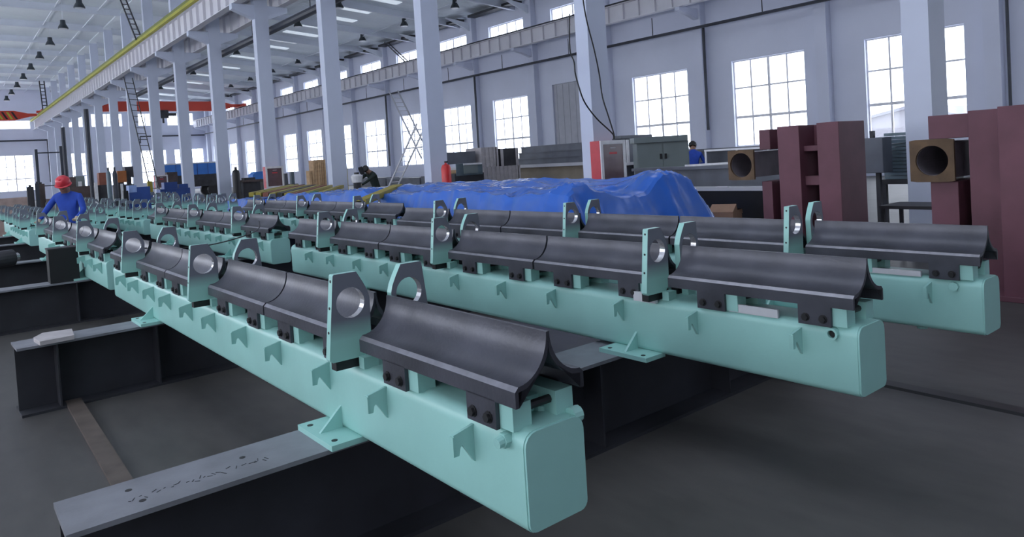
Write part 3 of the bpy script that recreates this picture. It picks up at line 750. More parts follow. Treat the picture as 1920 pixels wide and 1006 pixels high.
# ------------------------------------------------------------------ cabinets on the columns
def column_cabinet(label, k, z0=.96, z1=1.81, w=.72, dep=.26, sign=False):
    y = COLY[k]; t = thing('hose_cabinet', label, 'cabinet', (XC-.12, y-dep-.002, z0)); h = z1-z0
    MB().box(0, w, 0, dep, 0, h, REDP).build('cabinet_body', t, bevel=.008)
    fr = MB(); b = .075
    for a in ((.005, w-.005, 0, b), (.005, w-.005, h-b, h), (.005, b, b, h-b), (w-b, w-.005, b, h-b)): fr.box(a[0], a[1], -.028, 0, a[2], a[3], CABW)
    dr = fr.build('door', t, bevel=.004); dr['label'] = 'white framed door'
    MB().box(b, w-b, -.012, -.004, b, h-b, CABG).build('glass_pane', dr)
    MB().box(w*.40, w*.62, -.016, -.012, h*.82, h*.835, CABW).build('label_strip', dr)
    MB().box(w*.36, w*.66, -.0135, -.012, h*.68, h*.73, REDP).build('lettering_band', dr)
    MB().cyl((w-b*.5, -.05, h*.5), (w-b*.5, -.028, h*.5), .015, CABW, 10).build('handle', dr)
    return t
column_cabinet('red hydrant cabinet with white door on the near column, two cables above', 4)
column_cabinet('red cabinet with white framed door on column left of yellow bars', 7, 0.96)
column_cabinet('small red cabinet with white frame on a distant column', 10, 1.0)
def cable(label, pts, r=.014):
    P = [Vector(p) for p in pts]; out = []
    for i in range(len(P)-1):
        p0 = P[max(i-1, 0)]; p1 = P[i]; p2 = P[i+1]; p3 = P[min(i+2, len(P)-1)]
        for k in range(6):
            t = k/6; out.append(.5*((2*p1)+(p2-p0)*t+(2*p0-5*p1+4*p2-p3)*t*t+(3*p1-p0-3*p2+p3)*t**3))
    out.append(P[-1])
    return tag(MB().tube(out, r, BLACK, 6).build('hanging_cable'), label, 'cable')
cable('thin black cable hanging straight down the near column to the red cabinet', [(9.98, 9.9, 5.2), (10.03, 9.9, 4.55), (10.1, 9.9, 4.14), (10.25, 9.9, 3.63), (10.36, 9.9, 3.13), (10.39, 9.88, 2.69), (10.48, 9.84, 2.32), (10.57, 9.8, 1.95), (10.58, 9.8, 1.83)])
cable('thin black cable looping round the left side of the near column', [(10.15, 10.42, 4.4), (10.1, 10.42, 3.7), (9.98, 10.2, 3.4), (9.75, 9.95, 3.14), (9.75, 9.88, 2.89), (9.87, 9.86, 2.57), (10.18, 9.86, 2.25), (10.53, 9.8, 1.95), (10.56, 9.8, 1.83)])
cable('thin black wire sagging between bearing plates of the left beams', [(1.35, 6.7, 1.02), (1.9, 6.9, .96), (2.6, 7.6, .98), (3.0, 8.6, 1.02)], .006)

# ------------------------------------------------------------------ maroon frames on the right
def maroon_frame(label, boxes, loc, flange, tube_x):
    t = thing('welded_frame', label, 'frame', loc)
    for nm, b, mtl in boxes: MB().box(*b, mtl).build(nm, t, bevel=.006)
    (fy0, fy1, fz0, fz1, fx) = flange
    cy, cz = (fy0+fy1)/2, (fz0+fz1)/2; s = (fy1-fy0)/2; sz = (fz1-fz0)/2; r = .155; n = 32
    # square flange plate with round bore
    out = []; inn = []
    for i in range(n):
        a = 2*PI*i/n; c, q = math.cos(a), math.sin(a); k = 1/max(abs(c)/s, abs(q)/sz)
        out.append((cy+k*c, cz+k*q)); inn.append((cy+r*c, cz+r*q))
    f = MB().ring(out, inn, 'x', fx-.03, fx, RUSTPL).build('flange_plate', t)
    f['label'] = 'rusty square flange with round bore'
    o2 = [(cy+(p[0]-cy)*.86, cz+(p[1]-cz)*.86) for p in out]; i2 = [(cy+(p[0]-cy)*.98, cz+(p[1]-cz)*.98) for p in inn]
    MB().ring(o2, i2, 'x', fx, tube_x, TUBE).build('square_tube', t)
    MB().cyl((tube_x-.02, cy, cz), (tube_x, cy, cz), r, BLACK, 24).build('tube_plug', t)
    return t
def frame_parts(H, y_post1, y_post2, dep):
    pass
# left frame: front faces at x = 8
maroon_frame('maroon welded frame with two posts and rusty square flange, behind front rails', [
    ('post', (8.0, 8.75, 4.46, 4.74, 0, 1.77), MAROON), ('post', (8.0, 8.63, 3.98, 4.24, 0, 1.78), MAROON),
    ('top_plate', (8.35, 8.7, 4.24, 4.46, 1.52, 1.765), MAROON), ('cross_rail', (8.1, 8.6, 4.24, 4.46, 1.455, 1.52), MAROON), ('cross_rail', (8.1, 8.6, 4.24, 4.46, 1.05, 1.16), MAROON),
    ('back_plate', (8.7, 8.74, 4.24, 4.46, .06, 1.5), BLACK), ('top_block', (8.15, 8.8, 4.93, 5.08, 1.5, 1.75), MAROON), ('web_plate', (8.4, 8.8, 4.74, 4.93, 1.5, 1.75), MAROON), ('base_plate', (7.95, 8.95, 3.9, 5.15, 0, .05), MAROON),
    ('post', (8.15, 8.8, 4.93, 5.07, .05, 1.10), MAROON), ('lower_block', (8.4, 8.9, 4.74, 4.93, .05, 1.08), BLACK)], (0, 0, 0), (5.06, 5.43, 1.13, 1.51, 8.0), 8.9)
maroon_frame('larger maroon welded frame at the right picture edge with square flange', [
    ('post', (8.05, 8.7, 2.80, 3.06, 0, 1.08), MAROON), ('top_block', (8.05, 8.6, 2.68, 3.06, 1.52, 1.76), MAROON),
    ('post', (7.95, 8.7, 2.38, 2.66, 0, 1.78), MAROON), ('post', (7.6, 8.6, 1.5, 2.3, 0, 1.79), MAROON), ('side_plate', (7.95, 8.6, 2.3, 2.38, 0, 1.7), MAROON),
    ('back_plate', (8.55, 8.6, 2.66, 2.80, .05, 1.6), BLACK), ('base_plate', (7.55, 8.8, 1.45, 3.1, 0, .05), MAROON)], (0, 0, 0), (2.80, 3.22, 1.08, 1.52, 8.0), 8.9)
t = thing('shackle', 'silver shackle pin on the maroon frame at right edge', 'shackle', (7.575, 2.0, .98))
MB().cyl((-.05, 0, 0), (.024, 0, 0), .03, SILVER, 10).build('pin', t); MB().bar((-.03, -.05, .03), (-.03, .02, .03), .03, .03, SILVER).build('bow', t)
# stack of teal grey sheets on a bench between the frames
t = thing('workbench', 'dark steel bench under the stack of teal sheets', 'bench', (10.95, 4.15, 0))
MB().box(0, 1.2, 0, .75, .86, .93, DKMACH).build('bench_top', t)
for x in (.05, 1.1):
    for y in (.05, .64): MB().box(x, x+.06, y, y+.06, 0, .86, DKMACH).build('leg', t)
MB().box(.05, 1.1, .07, .1, .3, .36, DKMACH).build('stretcher', t)
for k in range(13):
    w = random.uniform(-.05, .05)
    tag(MB().box(11.03+w*.4, 11.9+w, 4.30+w*.6, 4.82+w*.5, .932+.053*k, .932+.053*k+.045, SHEETS).build('steel_sheet'), 'teal grey steel sheet, %s from the bottom of the stack between frames' % ORD[k], 'sheet', 'teal sheets on the bench')
t = thing('control_box', 'dark grey box on a post left of the teal sheet stack', 'box', (10.55, 4.62, 0))
MB().box(.1, .16, .1, .16, 0, 1.05, DKMACH).build('post', t); MB().box(0, .3, 0, .26, 1.05, 1.56, GREYST).build('box_body', t, bevel=.01); MB().box(.05, .12, .15, .2, 1.56, 1.66, DKMACH).build('knob', t)
t = thing('side_table', 'low dark steel table frame in front of a white column', 'table', (9.3, 3.4, 0))
MB().box(0, .6, 0, .75, .66, .70, DKMACH).build('table_top', t)
for x in (.02, .55):
    for y in (.02, .7): MB().box(x, x+.04, y, y+.04, 0, .66, DKMACH).build('leg', t)
MB().box(.02, .06, .06, .7, .2, .24, DKMACH).build('stretcher', t)
# carton
t = thing('cardboard_box', 'crumpled open brown cardboard box right of the blue tarp', 'box', (10.2, 7.05, .0), .35)
MB().box(-.3, .3, -.2, .2, 0, .5, CARD).build('box_body', t)
MB().prism([(-.3, .5), (-.05, .61), (.0, .5)], 'y', -.2, .2, CARD).build('flap', t); MB().prism([(.05, .5), (.3, .5), (.36, .42)], 'y', -.2, .2, CARD).build('flap', t)

# ------------------------------------------------------------------ goods along the right bay
t = thing('steel_cupboard', 'grey green double door steel cupboard with overhanging lid', 'cupboard', (12.66, 11.05, 0), -.70)
MB().box(0, 1.2, 0, .6, .05, 1.74, GGREEN).build('cupboard_body', t, bevel=.008)
for a, b in ((.02, .59), (.61, 1.18)):
    dd = MB().box(a, b, -.02, -.001, .1, 1.7, GGREEN).build('door', t, bevel=.004)
    MB().box((b-.07) if a < .5 else a+.02, (b-.02) if a < .5 else a+.07, -.05, -.02, 1.35, 1.47, BLACK).build('handle', dd)
MB().box(-.06, 1.17, -.08, .62, 1.74, 1.87, GGREEN).build('lid', t)
MB().box(-.0, 1.2, -.0, .6, 0, .05, BLACK).build('plinth', t)
t = thing('box_girder', 'long tan steel girder with pale top flange behind the near column', 'girder', (15.6, 15.0, 0))
MB().box(0, 1.0, 0, 9.5, .1, 1.22, TAN).build('web', t); MB().box(-.2, 1.2, -.05, 9.55, 1.22, 1.32, PALE).build('top_flange', t); MB().box(-.2, 1.2, -.05, 9.55, 0, .1, TAN).build('bottom_flange', t)
for k in range(3):
    t = thing('grey_beam', 'dark grey steel beam, %s from the bottom of pile on the tan girder' % ORD[k], 'beam', (15.5+.07*k, 15.3+.0*k, 1.322+.2*k), 0, 'grey beams on the tan girder')
    MB().box(0, 1.0, 0, 3.6-.05*k, 0, .17, GREYST).build('beam_body', t); MB().box(-.03, 1.03, 0, 3.6-.05*k, .17, .199, GREYST).build('flange', t)
t = thing('grey_girder', 'low dark girder with pale top flange, right of the blue tarp', 'girder', (10.8, 6.0, 0))
MB().box(.12, .16, 0, 4.4, .05, .78, BLACK).build('web', t); MB().box(0, .3, 0, 4.4, .78, .84, PALE).build('top_flange', t); MB().box(0, .3, 0, 4.4, 0, .05, BLACK).build('bottom_flange', t)
tag(MB().box(.0, .06, 0, .22, 0, .015, CABW).build('paper_sheet', loc=(10.8, 7.4, .842)), 'white paper left on the low dark girder', 'paper')
t = thing('grey_girder', 'grey painted deep girder lying behind the low dark girder', 'girder', (11.7, 6.9, 0))
MB().box(0, .05, 0, 3.4, .06, 1.14, GREYST).build('web', t); MB().box(-.1, .25, 0, 3.4, 1.14, 1.2, GREYST).build('top_flange', t); MB().box(-.1, .25, 0, 3.4, 0, .06, GREYST).build('bottom_flange', t)
t = thing('white_rail_frame', 'white tubular rail frame in front of the blue worker', 'frame', (11.75, 8.0, 1.215))
MB().bar((0, -.9, .04), (0, 1.0, .0), .04, .04, CABW).build('rail', t); MB().bar((0, -.9, .28), (0, .52, .28), .035, .035, CABW).build('rail', t)
for y in (-.85, -.2, .5): MB().bar((0, y, 0), (0, y, .28), .03, .03, CABW).build('upright', t)
t = thing('grey_girder', 'long grey box girder under the window right of the blue worker', 'girder', (17, 10.5, 0))
MB().box(0, .7, 0, 5.2, 0, 1.42, GREYST).build('web', t); MB().box(-.1, .8, 0, 5.2, 1.42, 1.5, GREYST).build('top_flange', t)
# window frames and glazing propped behind the near column
t = thing('steel_rack', 'grey rack with white edges behind the hydrant cabinet', 'rack', (14.3, 14.0, 0))
MB().box(0, 2.6, .3, .36, 0, 1.95, GREYST).build('back_panel', t); MB().box(0, 2.6, 0, .5, 1.16, 1.24, CABW).build('shelf', t); MB().box(1.35, 1.42, 0, .06, 1.24, 1.9, CABW).build('upright', t); MB().box(0, 2.6, 0, .5, .0, .5, GREYST).build('lower_box', t); MB().box(1.3, 2.7, .2, .5, 1.95, 2.03, GREYST).build('top_rail', t)
t = thing('machine_tool', 'dark grey machine with green cover and pale rim behind red extinguisher', 'machine', (11.75, 17.2, 0))
MB().box(0, 1.05, 0, .8, 0, 1.2, DKMACH).build('machine_base', t); MB().box(.05, 1.0, -.02, .0, 1.15, 1.5, SHEETS).build('panel', t); MB().box(-.1, 1.0, .3, .7, 1.5, 1.85, GREYST).build('upper_case', t); MB().box(.3, .8, -.06, -.02, 1.2, 1.45, GGREEN).build('green_cover', t); MB().box(.3, .95, -.08, -.02, 1.45, 1.5, CABW).build('rim', t)
for k, (x, z, w, h) in enumerate([(12.95, 0, 1.5, .72), (12.95, .722, 1.45, .62), (12.9, 1.345, .65, .6), (13.65, 1.345, .7, .54)]):
    t = thing('slatted_crate', ['pale slatted crate on the floor, bottom of the pile', 'pale slatted crate second in the pile', 'pale slatted crate at the top left of the pile', 'dark fronted pale crate at the top right of pile'][k]+' left of the tan girder', 'crate', (x, 17.4, z))
    MB().box(0, w, .02, .8, 0, h, BLIND if k < 3 else DKMACH).build('crate_body', t)
    for i in range(int(w/.16)+1): MB().box(min(i*.16, w-.1), min(i*.16+.1, w), 0, .02, 0, h, BLIND).build('slat', t) if k < 3 else None
    if k == 3:
        for a, b in ((0, .1), (w-.1, w)): MB().box(a, b, 0, .02, 0, h, BLIND).build('slat', t)
t = thing('fire_extinguisher', 'red extinguisher drums standing by the column right of the ladder', 'extinguisher', (10.36, 15.55, 1.0))
MB().lathe([(0, 0), (.13, 0), (.13, .42), (.1, .5), (.03, .53), (.03, .56), (0, .56)], (0, 0, .0), EXTR, 16).build('cylinder', t, smooth=True)
MB().box(-.03, .06, -.02, .02, .56, .6, BLACK).build('valve', t)
tag(MB().box(10.15, 10.65, 15.35, 15.75, 0, .999, GREYST).build('pedestal'), 'grey pedestal under the red extinguisher, half hidden by tarp', 'pedestal')
def plank_box(label, x, y, z, w, d, h, mtl, n):
    t = thing('wooden_crate', label, 'crate', (x, y, z)); MB().box(0, w, .02, d, 0, h, mtl).build('crate_body', t)
    for i in range(n): MB().box(w*i/n+.008, w*(i+1)/n-.008, 0, .02, 0, h, mtl).build('plank', t)
    for a in (0, w-.08): MB().box(a, a+.08, -.02, 0, 0, h, mtl).build('batten', t)
    MB().box(.08, w-.08, -.02, 0, h*.05, h*.05+.08, mtl).build('batten', t)
plank_box('tall plywood crate standing left of a middle column', 11.68, 26.9, 0, .5, .45, 1.96, WOOD, 6)
plank_box('smaller framed wooden crate in front of the tall plywood crate', 11.1, 26.0, 0, .42, .3, 1.55, WOOD, 4)
tag(MB().box(0, 1.3, 0, .3, 0, .12, WOOD).build('timber_plank', loc=(13.6, 20.3, 1.16), rz=.3), 'brown timber plank on the low wall under ladder window', 'plank')
tag(MB().box(0, 1.6, 0, .9, 0, 1.158, DKMACH).build('machine_cabinet', loc=(13.5, 20.1, 0)), 'dark low machine cabinet under the brown plank', 'cabinet')
t = thing('yellow_post', 'slim olive yellow post beside the stooping worker', 'post', (10.95, 22.7, 0)); MB().box(0, .12, 0, .12, 0, 1.62, YBAR).build('post_body', t); MB().box(-.05, .17, -.05, .17, 0, .03, YBAR).build('base', t)
t = thing('bucket', 'white pot on a stand right of the yellow bars', 'pot', (10.40, 20.7, 0)); MB().cyl((0, 0, 0), (0, 0, 1.1), .12, DKMACH, 12).build('stand', t); MB().lathe([(0, 1.1), (.16, 1.1), (.19, 1.3), (.12, 1.36), (0, 1.36)], (0, 0, 0), CABW, 14).build('pot_body', t); MB().cyl((0, 0, 1.36), (0, 0, 1.42), .08, BLACK, 10).build('pot_lid', t)

# ------------------------------------------------------------------ people
def person(label, loc, rz, J, mats_by, helmet=None, hair=True, extras=None):
    """J: joints name -> (x, y, z, radius); one skinned surface grown from the pelvis; y is forward."""
    E = [('pelvis', 'belly'), ('belly', 'chest'), ('chest', 'neck'), ('neck', 'jaw'), ('jaw', 'skull'), ('jaw', 'nose')]
    for sd in 'lr':
        E += [('chest', 'sh'+sd), ('sh'+sd, 'el'+sd), ('el'+sd, 'wr'+sd), ('wr'+sd, 'pa'+sd), ('pelvis', 'hi'+sd), ('hi'+sd, 'kn'+sd), ('kn'+sd, 'an'+sd), ('an'+sd, 'to'+sd)]
    J = dict(J)
    for sd, sg in (('l', -1), ('r', 1)):
        wr, pa = Vector(J['wr'+sd][:3]), Vector(J['pa'+sd][:3]); dv = (pa-wr).normalized()
        side = dv.cross(Vector((0, 1, .3))); side = side.normalized() if side.length > .1 else Vector((1, 0, 0))
        nrm = side.cross(dv)
        for k, (off, ln) in enumerate(((-.030, .070), (-.010, .082), (.010, .076), (.030, .060))):
            b = pa+side*off; m1 = b+dv*ln*.55+nrm*.004; t = b+dv*ln*.85+nrm*(.03 if nrm.y > 0 else -.03)
            J['f%d%s' % (k, sd)] = (*b, .010); J['g%d%s' % (k, sd)] = (*m1, .009); J['h%d%s' % (k, sd)] = (*t, .008)
            E += [('pa'+sd, 'f%d%s' % (k, sd)), ('f%d%s' % (k, sd), 'g%d%s' % (k, sd)), ('g%d%s' % (k, sd), 'h%d%s' % (k, sd))]
        b = wr+dv*.035+side*.035; J['t0'+sd] = (*b, .012); J['t1'+sd] = (*(b+dv*.04+side*.025), .010)
        E += [('wr'+sd, 't0'+sd), ('t0'+sd, 't1'+sd)]
    names = list(J); idx = {n: i for i, n in enumerate(names)}
    me = bpy.data.meshes.new('skeleton'); me.from_pydata([J[n][:3] for n in names], [(idx[a], idx[b]) for a, b in E], [])
    o = bpy.data.objects.new('skeleton', me); COL.objects.link(o)
    sk = o.modifiers.new('skin', 'SKIN'); sk.use_smooth_shade = True
    sv = me.skin_vertices[0].data
    for n in names:
        r = J[n][3]; sv[idx[n]].radius = (r, r) if len(J[n]) < 5 else (r, J[n][4]); sv[idx[n]].use_root = n == 'pelvis'
    sb = o.modifiers.new('sub', 'SUBSURF'); sb.levels = 2; sb.render_levels = 2
    dg = bpy.context.evaluated_depsgraph_get(); dg.update()
    em = bpy.data.meshes.new_from_object(o.evaluated_get(dg)); em.name = 'person'
    bpy.data.objects.remove(o)
    ms = []; em.materials.clear()
    for m in mats_by.values():
        if m not in ms: ms.append(m); em.materials.append(m)
    segs = [(Vector(J[a][:3]), Vector(J[b][:3]), b) for a, b in E]
    def part_of(b):
        if b in ('jaw', 'skull', 'nose'): return 'head'
        if b == 'neck': return 'top'
        if b[:2] in ('pa',) or b[0] in 'fgh' and b[1].isdigit() or b[:2] in ('t0', 't1'): return 'hand'
        if b[:2] in ('hi', 'kn', 'an'): return 'legs'
        if b[:2] == 'to': return 'shoe'
        return 'top'
    mi = []
    for p in em.polygons:
        c = p.center; best = (9, 'top')
        for A, B, nm in segs:
            d = B-A; t = max(0, min(1, (c-A).dot(d)/d.length_squared)); q = (c-(A+d*t)).length
            if q < best[0]: best = (q, part_of(nm))
        if best[1] == 'top' and c.z < J['pelvis'][2]-.06: best = (0, 'legs')
        mi.append(ms.index(mats_by[best[1]]))
    em.polygons.foreach_set('material_index', mi); em.polygons.foreach_set('use_smooth', [True]*len(mi))
    t = put(em, 'person', None, loc, rz); tag(t, label, 'person')
    S = Vector(J['skull'][:3]); Jw = Vector(J['jaw'][:3]); N = (Vector(J['nose'][:3])-Jw)
    fw = N.copy(); fw.normalize(); up = (S-Jw).normalized(); rt = fw.cross(up).normalized(); fw = up.cross(rt)
    mid = (S+Jw)/2
    for sd in (-1, 1):
        e = mid+rt*.032*sd+fw*.092+up*.01
        MB().lathe([(0, -.011), (.009, -.007), (.012, 0), (.009, .007), (0, .011)], e, HAIR, 8).build('eye', t, smooth=True)
        e = mid+rt*.083*sd-up*.01
        MB().lathe([(0, -.03), (.012, -.02), (.016, 0), (.012, .02), (0, .03)], e, mats_by['head'], 8).build('ear', t, smooth=True)
    MB().bar(mid-up*.062+fw*.088-rt*.022, mid-up*.062+fw*.088+rt*.022, .01, .01, RBAR).build('mouth', t)
    R = Matrix((rt, fw, up)).transposed().to_4x4(); R.translation = S
    if hair and not helmet:
        h = MB().lathe([(.098, -.06), (.106, -.02), (.098, .045), (.06, .085), (0, .098)], (0, -.012, 0), HAIR, 18).build('hair', t, smooth=True); h.matrix_local = R
    if helmet:
        m = MB().lathe([(.112, -.03), (.116, .01), (.106, .065), (.068, .105), (0, .117)], (0, 0, 0), helmet, 22)
        m.lathe([(.111, -.03), (.132, -.04), (.132, -.032), (.112, -.02)], (0, .012, 0), helmet, 22); m.bar((0, -.09, .08), (0, .09, .085), .025, .03, helmet)
        h = m.build('helmet', t, smooth=True); h.matrix_local = R
    if extras: extras(t, R)
    return t
def joints(lean=0, bend=0, larm=None, rarm=None, head=(0, .02), hgt=1.0, knee=.03):
    """standing figure; lean = forward tilt of the trunk in radians, head = (turn, nod)"""
    hz = .92; P = {}
    def up(h, f=0, x=0):
        return (x, math.sin(lean)*h+math.cos(lean)*f-bend*.25, hz+math.cos(lean)*h-math.sin(lean)*f)
    P['pelvis'] = (0, -bend*.25, hz, .145, .115); P['belly'] = (*up(.2), .14, .105); P['chest'] = (*up(.41), .165, .115); P['neck'] = (*up(.56, .01), .062)
    tn, nd = head; k = lean+nd
    nk = Vector(P['neck'][:3]); u = Vector((0, math.sin(k), math.cos(k))); f = Vector((math.sin(tn)*math.cos(k), math.cos(tn)*math.cos(k), -math.sin(k)))
    jw = nk+u*.085+f*.02; sk = jw+u*.115
    P['jaw'] = (*jw, .070, .078); P['skull'] = (*sk, .088, .096); P['nose'] = (*(jw+u*.045+f*.098), .016)
    for sd, s in (('l', -1), ('r', 1)):
        P['sh'+sd] = (*up(.47, 0, s*.19), .066)
        arm = larm if s < 0 else rarm
        el, wr = arm if arm else ((s*.25, .02+math.sin(lean)*.35, hz+.16), (s*.25, .14+math.sin(lean)*.35, hz-.08))
        P['el'+sd] = (*el, .048); P['wr'+sd] = (*wr, .034); d = (Vector(wr)-Vector(el)).normalized()
        P['pa'+sd] = (*(Vector(wr)+d*.075), .034, .020)
        P['hi'+sd] = (s*.095, -bend*.25, hz-.06, .098); P['kn'+sd] = (s*.11, knee-bend*.05, .49, .064); P['an'+sd] = (s*.115, -.02, .085, .046); P['to'+sd] = (s*.125, .15, .04, .045, .035)
    return P
WORK = dict(top=CLOTHB, legs=CLOTHB, hand=GLOVE, head=SKIN, shoe=BLACK)
person('person in blue work clothes and red helmet standing between the rail beams', (1.83, 14.75, 0), PI-.5,
    joints(.14, .1, ((-.27, .10, 1.14), (-.25, .34, 1.02)), ((.36, .12, 1.12), (.34, .36, 1.02)), (.1, .35)), WORK, helmet=HELM)
def visor(t, R):
    m = MB(); m.prism([(-.10, -.17), (.10, -.17), (.12, .02), (.09, .09), (-.09, .09), (-.12, .02)], 'y', .13, .15, BLACK); m.box(-.12, -.105, -.02, .14, -.06, .06, BLACK); m.box(.105, .12, -.02, .14, -.06, .06, BLACK)
    h = m.build('welding_mask', t); h.matrix_local = R @ Matrix.Translation((0, .01, .05)) @ Matrix.Rotation(.5, 4, 'X')
person('person in dark green clothes and black mask stooping over work behind tarp', (11.35, 21.4, 0), PI*.5+.25,
    joints(.52, .5, ((-.27, .48, 1.12), (-.16, .66, 1.0)), ((.27, .46, 1.12), (.14, .66, 1.02)), (0, .35), knee=.1), dict(top=CLOTHG, legs=CLOTHG, hand=GLOVE, head=SKIN, shoe=BLACK), hair=True, extras=visor)
person('person in blue jacket with black hair seen from behind near right windows', (16.1, 12.05, -.0), -.9,
    joints(.2, .1, ((-.30, .10, 1.12), (-.2, .34, 1.1)), ((.30, .10, 1.12), (.2, .34, 1.1)), (0, .25)), dict(top=CLOTHB, legs=DKMACH, hand=SKIN, head=SKIN, shoe=BLACK))

# ------------------------------------------------------------------ clutter at the far left and along the column line
t = thing('steel_portal', 'tall dark goalpost frame left of the red helmeted person', 'frame', (2.35, 25, 0))
MB().box(0, .07, 0, .07, 0, 2.68, PIPE).build('post', t); MB().box(.62, .69, 0, .07, 0, 2.75, PIPE).build('post', t)
MB().box(.07, .62, .02, .05, 2.55, 2.585, PIPE).build('cross_bar', t); MB().box(.07, .62, .02, .05, 1.58, 1.61, PIPE).build('cross_bar', t)
for i, (x, y, w, h) in enumerate([(2.02, 24.2, .16, 1.60), (2.2, 24.0, .09, 1.68), (2.28, 24.55, .2, 1.66)]):
    t = thing('machine_post', ['broad short dark post nearest the left edge', 'slender grey post between two dark posts', 'stout dark post just right of goalpost foot'][i], 'post', (x, y, 0))
    MB().box(0, w, 0, w, 0, h, [DKMACH, PIPE, BROWN][i]).build('post_body', t); MB().box(-.04, w+.04, -.04, w+.04, 0, .05, DKMACH).build('base_plate', t); MB().box(w*.3, w*.7, w*.3, w*.7, h, h+.05, DKMACH).build('cap', t)
random.seed(5)
for i in range(9):
    x = .35+.32*(i % 5)+(.12 if i > 4 else 0); z = 0 if i < 5 else .24
    t = thing('timber_log', 'weathered squared timber, %s of the pile at far left' % ORD[i], 'timber', (x+.1, 28.6, z), 0, 'timber pile at far left')
    MB().box(0, .28, 0, 3.2+random.uniform(-.3, .3), 0, .235, PINKW if i % 3 else BROWN).build('log_body', t)
t = thing('timber_stack', 'pinkish bundle of short blocks by the left edge', 'timber', (1.35, 25.0, 0))
for k in range(3): MB().box(0, .9, k*.35, k*.35+.3, 0, 1.3, PINKW).build('block', t)
t = thing('timber_stack', 'second pinkish bundle of blocks beside the stout post', 'timber', (2.5, 25.3, 0))
for k in range(3): MB().box(0, .5, k*.35, k*.35+.3, 0, 1.2-.05*k, [PINKW, BROWN, PINKW][k]).build('block', t)
def machine(label, loc, parts):
    t = thing('machine', label, 'machine', loc)
    for nm, b, m in parts: MB().box(*b, m).build(nm, t)
    return t
machine('brown machine with dark green top just right of the red helmet', (3.75, 30.6, 0), [('machine_base', (0, .75, 0, .6, 0, 1.5), BROWN), ('upper_case', (0, .33, .1, .5, 1.5, 1.86), BROWN), ('green_cover', (.33, .62, .1, .5, 1.5, 1.88), GGREEN), ('pale_panel', (.38, .5, -.02, 0, 1.5, 1.68), CABW)])
machine('dark machine with rust red head and pale cylinder', (4.6, 30, 0), [('machine_base', (0, .5, 0, .5, 0, 1.5), DKMACH), ('red_head', (.13, .36, .0, .4, 1.5, 1.95), RBAR), ('column', (.36, .5, .1, .4, 1.5, 1.75), BROWN), ('pale_cylinder', (-.05, .05, -.1, .0, .8, 1.6), CABW)])
machine('dark machine with orange painted head between two columns', (5.25, 30, 0), [('machine_base', (0, .62, 0, .6, 0, 1.45), DKMACH), ('orange_head', (.08, .38, -.05, .4, 1.55, 1.98), ORNG), ('neck', (.1, .3, .05, .4, 1.45, 1.55), DKMACH), ('motor', (.36, .64, .05, .5, 1.72, 2.13), DKMACH), ('motor_stand', (.42, .56, .1, .3, 1.45, 1.72), DKMACH), ('pale_rod', (.15, .23, -.1, -.02, .8, 1.5), CABW), ('green_panel', (.45, .6, -.02, 0, 1.2, 1.44), GGREEN)])
for i, x in enumerate((4.37, 4.55)):
    t = thing('gas_cylinder', ['slim grey gas cylinder, left of a standing pair', 'slim grey gas cylinder, right of a standing pair'][i], 'gas cylinder', (x, 26.0, 0))
    MB().lathe([(0, 0), (.07, 0), (.07, 1.82), (.05, 1.92), (.025, 1.96), (0, 1.96)], (0, 0, 0), [SHEETS, PIPE][i], 14).build('cylinder', t, smooth=True); MB().cyl((0, 0, 1.95), (0, 0, 2.06), .028, DKMACH, 8).build('valve', t)
machine('blue drum machine with pale top beside the dark upright bar', (4.28, 22.6, 0), [('machine_base', (0, .55, 0, .5, 0, 1.26), BLUEM), ('pale_top', (0, .2, .0, .35, 1.26, 1.46), mat('pale_blue_cover', (.25, .35, .62), .5)), ('blue_case', (.2, .55, .0, .4, 1.26, 1.40), BLUEM), ('upright', (-.16, -.04, -.1, .02, 0, 1.32), BLACK)])
machine('long dark blue machine in front of the blue lorry cover', (7.75, 34.4, 0), [('machine_base', (0, 1.25, 0, .7, 0, 1.12), BLUEM), ('gear_case', (.2, .75, .1, .6, 1.12, 1.42), BLUEM), ('motor', (.82, 1.2, .1, .6, 1.12, 1.30), BLUEM), ('foot_rail', (-.1, 1.35, -.05, .75, 0, .15), DKMACH)])
machine('blue machine with olive levers at the foot of the dark ladder', (6.55, 34, 0), [('machine_base', (0, .8, 0, .6, 0, 1.0), BLUEM), ('lever_block', (.62, .8, -.1, .1, 1.0, 1.52), YBAR), ('lever', (.52, .58, -.1, 0, .8, 1.3), YBAR)])
machine('brown square box on a stand in front of the blue lorry cover', (10.98, 46.9, 0), [('stand', (.1, .5, 0, .4, 0, 1.3), DKMACH), ('case', (0, .6, -.1, .5, 1.3, 1.96), BROWN)])
t = thing('lorry', 'lorry body under a bright blue cover beyond the columns', 'lorry', (13.95, 60, 0))
MB().box(0, 4.0, 0, 2.3, 1.75, 2.62, BLUEL).build('cover', t); MB().box(-.1, 4.1, -.1, 2.4, .8, 1.75, DKMACH).build('chassis', t); MB().box(-.05, 4.05, -.05, 2.35, 2.62, 2.72, CABW).build('roof_rail', t)
for x in (.6, 1.5, 3.6):
    for y in (.0, 2.0): MB().cyl((x, y, .48), (x, y+.28, .48), .48, BLACK, 18).build('wheel', t)
for k in range(1, 5): MB().box(k*.8-.02, k*.8+.02, -.02, 0, 1.75, 2.62, BLUEM).build('cover_seam', t)
t = thing('gas_cylinder', 'thick black gas cylinder standing right of a middle column', 'gas cylinder', (10.63, 33, 0))
MB().lathe([(0, 0), (.17, 0), (.17, 1.62), (.14, 1.74), (.07, 1.8), (0, 1.8)], (0, 0, 0), BLACK, 16).build('cylinder', t, smooth=True); MB().cyl((0, 0, 1.8), (0, 0, 1.92), .06, BLACK, 8).build('valve', t)
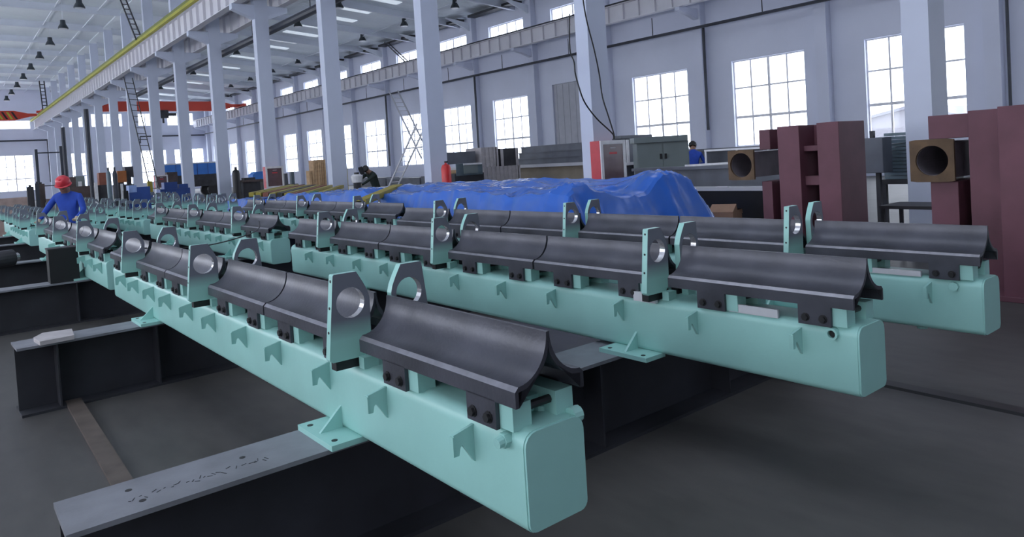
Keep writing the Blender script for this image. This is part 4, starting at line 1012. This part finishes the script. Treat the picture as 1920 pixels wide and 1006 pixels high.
machine('long low dark bench with cluttered top between two columns', (10.85, 33, 0), [('bench_top', (0, 1.2, 0, .8, 1.2, 1.3), BROWN), ('cabinet', (.1, .6, .1, .7, 0, 1.2), DKMACH), ('leg', (1.1, 1.18, .1, .7, 0, 1.2), DKMACH), ('tool_chest', (.2, .7, .2, .6, 1.3, 1.4), DKMACH)])
t = thing('covered_machine', 'dark machine with rounded blue hood left of the red cabinet', 'machine', (13.1, 38, 0))
MB().box(0, .75, 0, .7, 0, 1.25, DKMACH).build('machine_base', t); MB().prism([(0, 1.25), (.75, 1.25), (.75, 1.45), (.58, 1.66), (.2, 1.66), (0, 1.5)], 'y', .0, .7, BLUEL).build('hood', t)
machine('small grey machine group right of the red cabinet', (11.0, 28.6, 0), [('machine_base', (0, .7, 0, .6, 0, 1.05), GREYST), ('spindle', (.2, .32, .1, .3, 1.05, 1.5), GREYST), ('spindle', (.48, .6, .1, .3, 1.05, 1.55), SHEETS), ('blue_case', (-.15, .02, 0, .3, 1.05, 1.6), BLUEM)])
t = thing('low_wall', 'grey dado of stored steel along the far right wall', 'steel stack', (27.0, 34, 0))
for k in range(4): MB().box(0, 1.2, k*5.0, k*5.0+4.8, 0, .55+.08*(k % 2), GREYST).build('plate_pack', t)
# a pale shed outside the windows
t = thing('shed', 'pale gabled shed outside, faint through the window left of the near right column', 'building', (62, 20, -.05))
SHW = mat('shed_render', (.17, .165, .18), .8); SHR = mat('shed_roof_sheet', (.12, .12, .14), .7)
MB().box(0, 12, 0, 12, 0, 2.3, SHW).prism([(0, 2.3), (12, 2.3), (5, 3.6)], 'x', 0, 12, SHW).build('shed_wall', t)
MB().prism([(-.6, 2.2), (5, 3.6), (5, 3.85), (-.6, 2.4)], 'x', -.4, 12.4, SHR).prism([(5, 3.6), (12.6, 2.2), (12.6, 2.4), (5, 3.85)], 'x', -.4, 12.4, SHR).build('shed_roof', t)
for y in (2, 8): MB().box(-.05, 0, y, y+1.4, .8, 1.9, SHR).build('shed_window', t)
MB().box(29.2, 140, -120, 220, -.4, -.05, mat('pale_concrete_yard', (.88, .88, .88), .8)).build('ground_outside')['kind'] = 'structure'
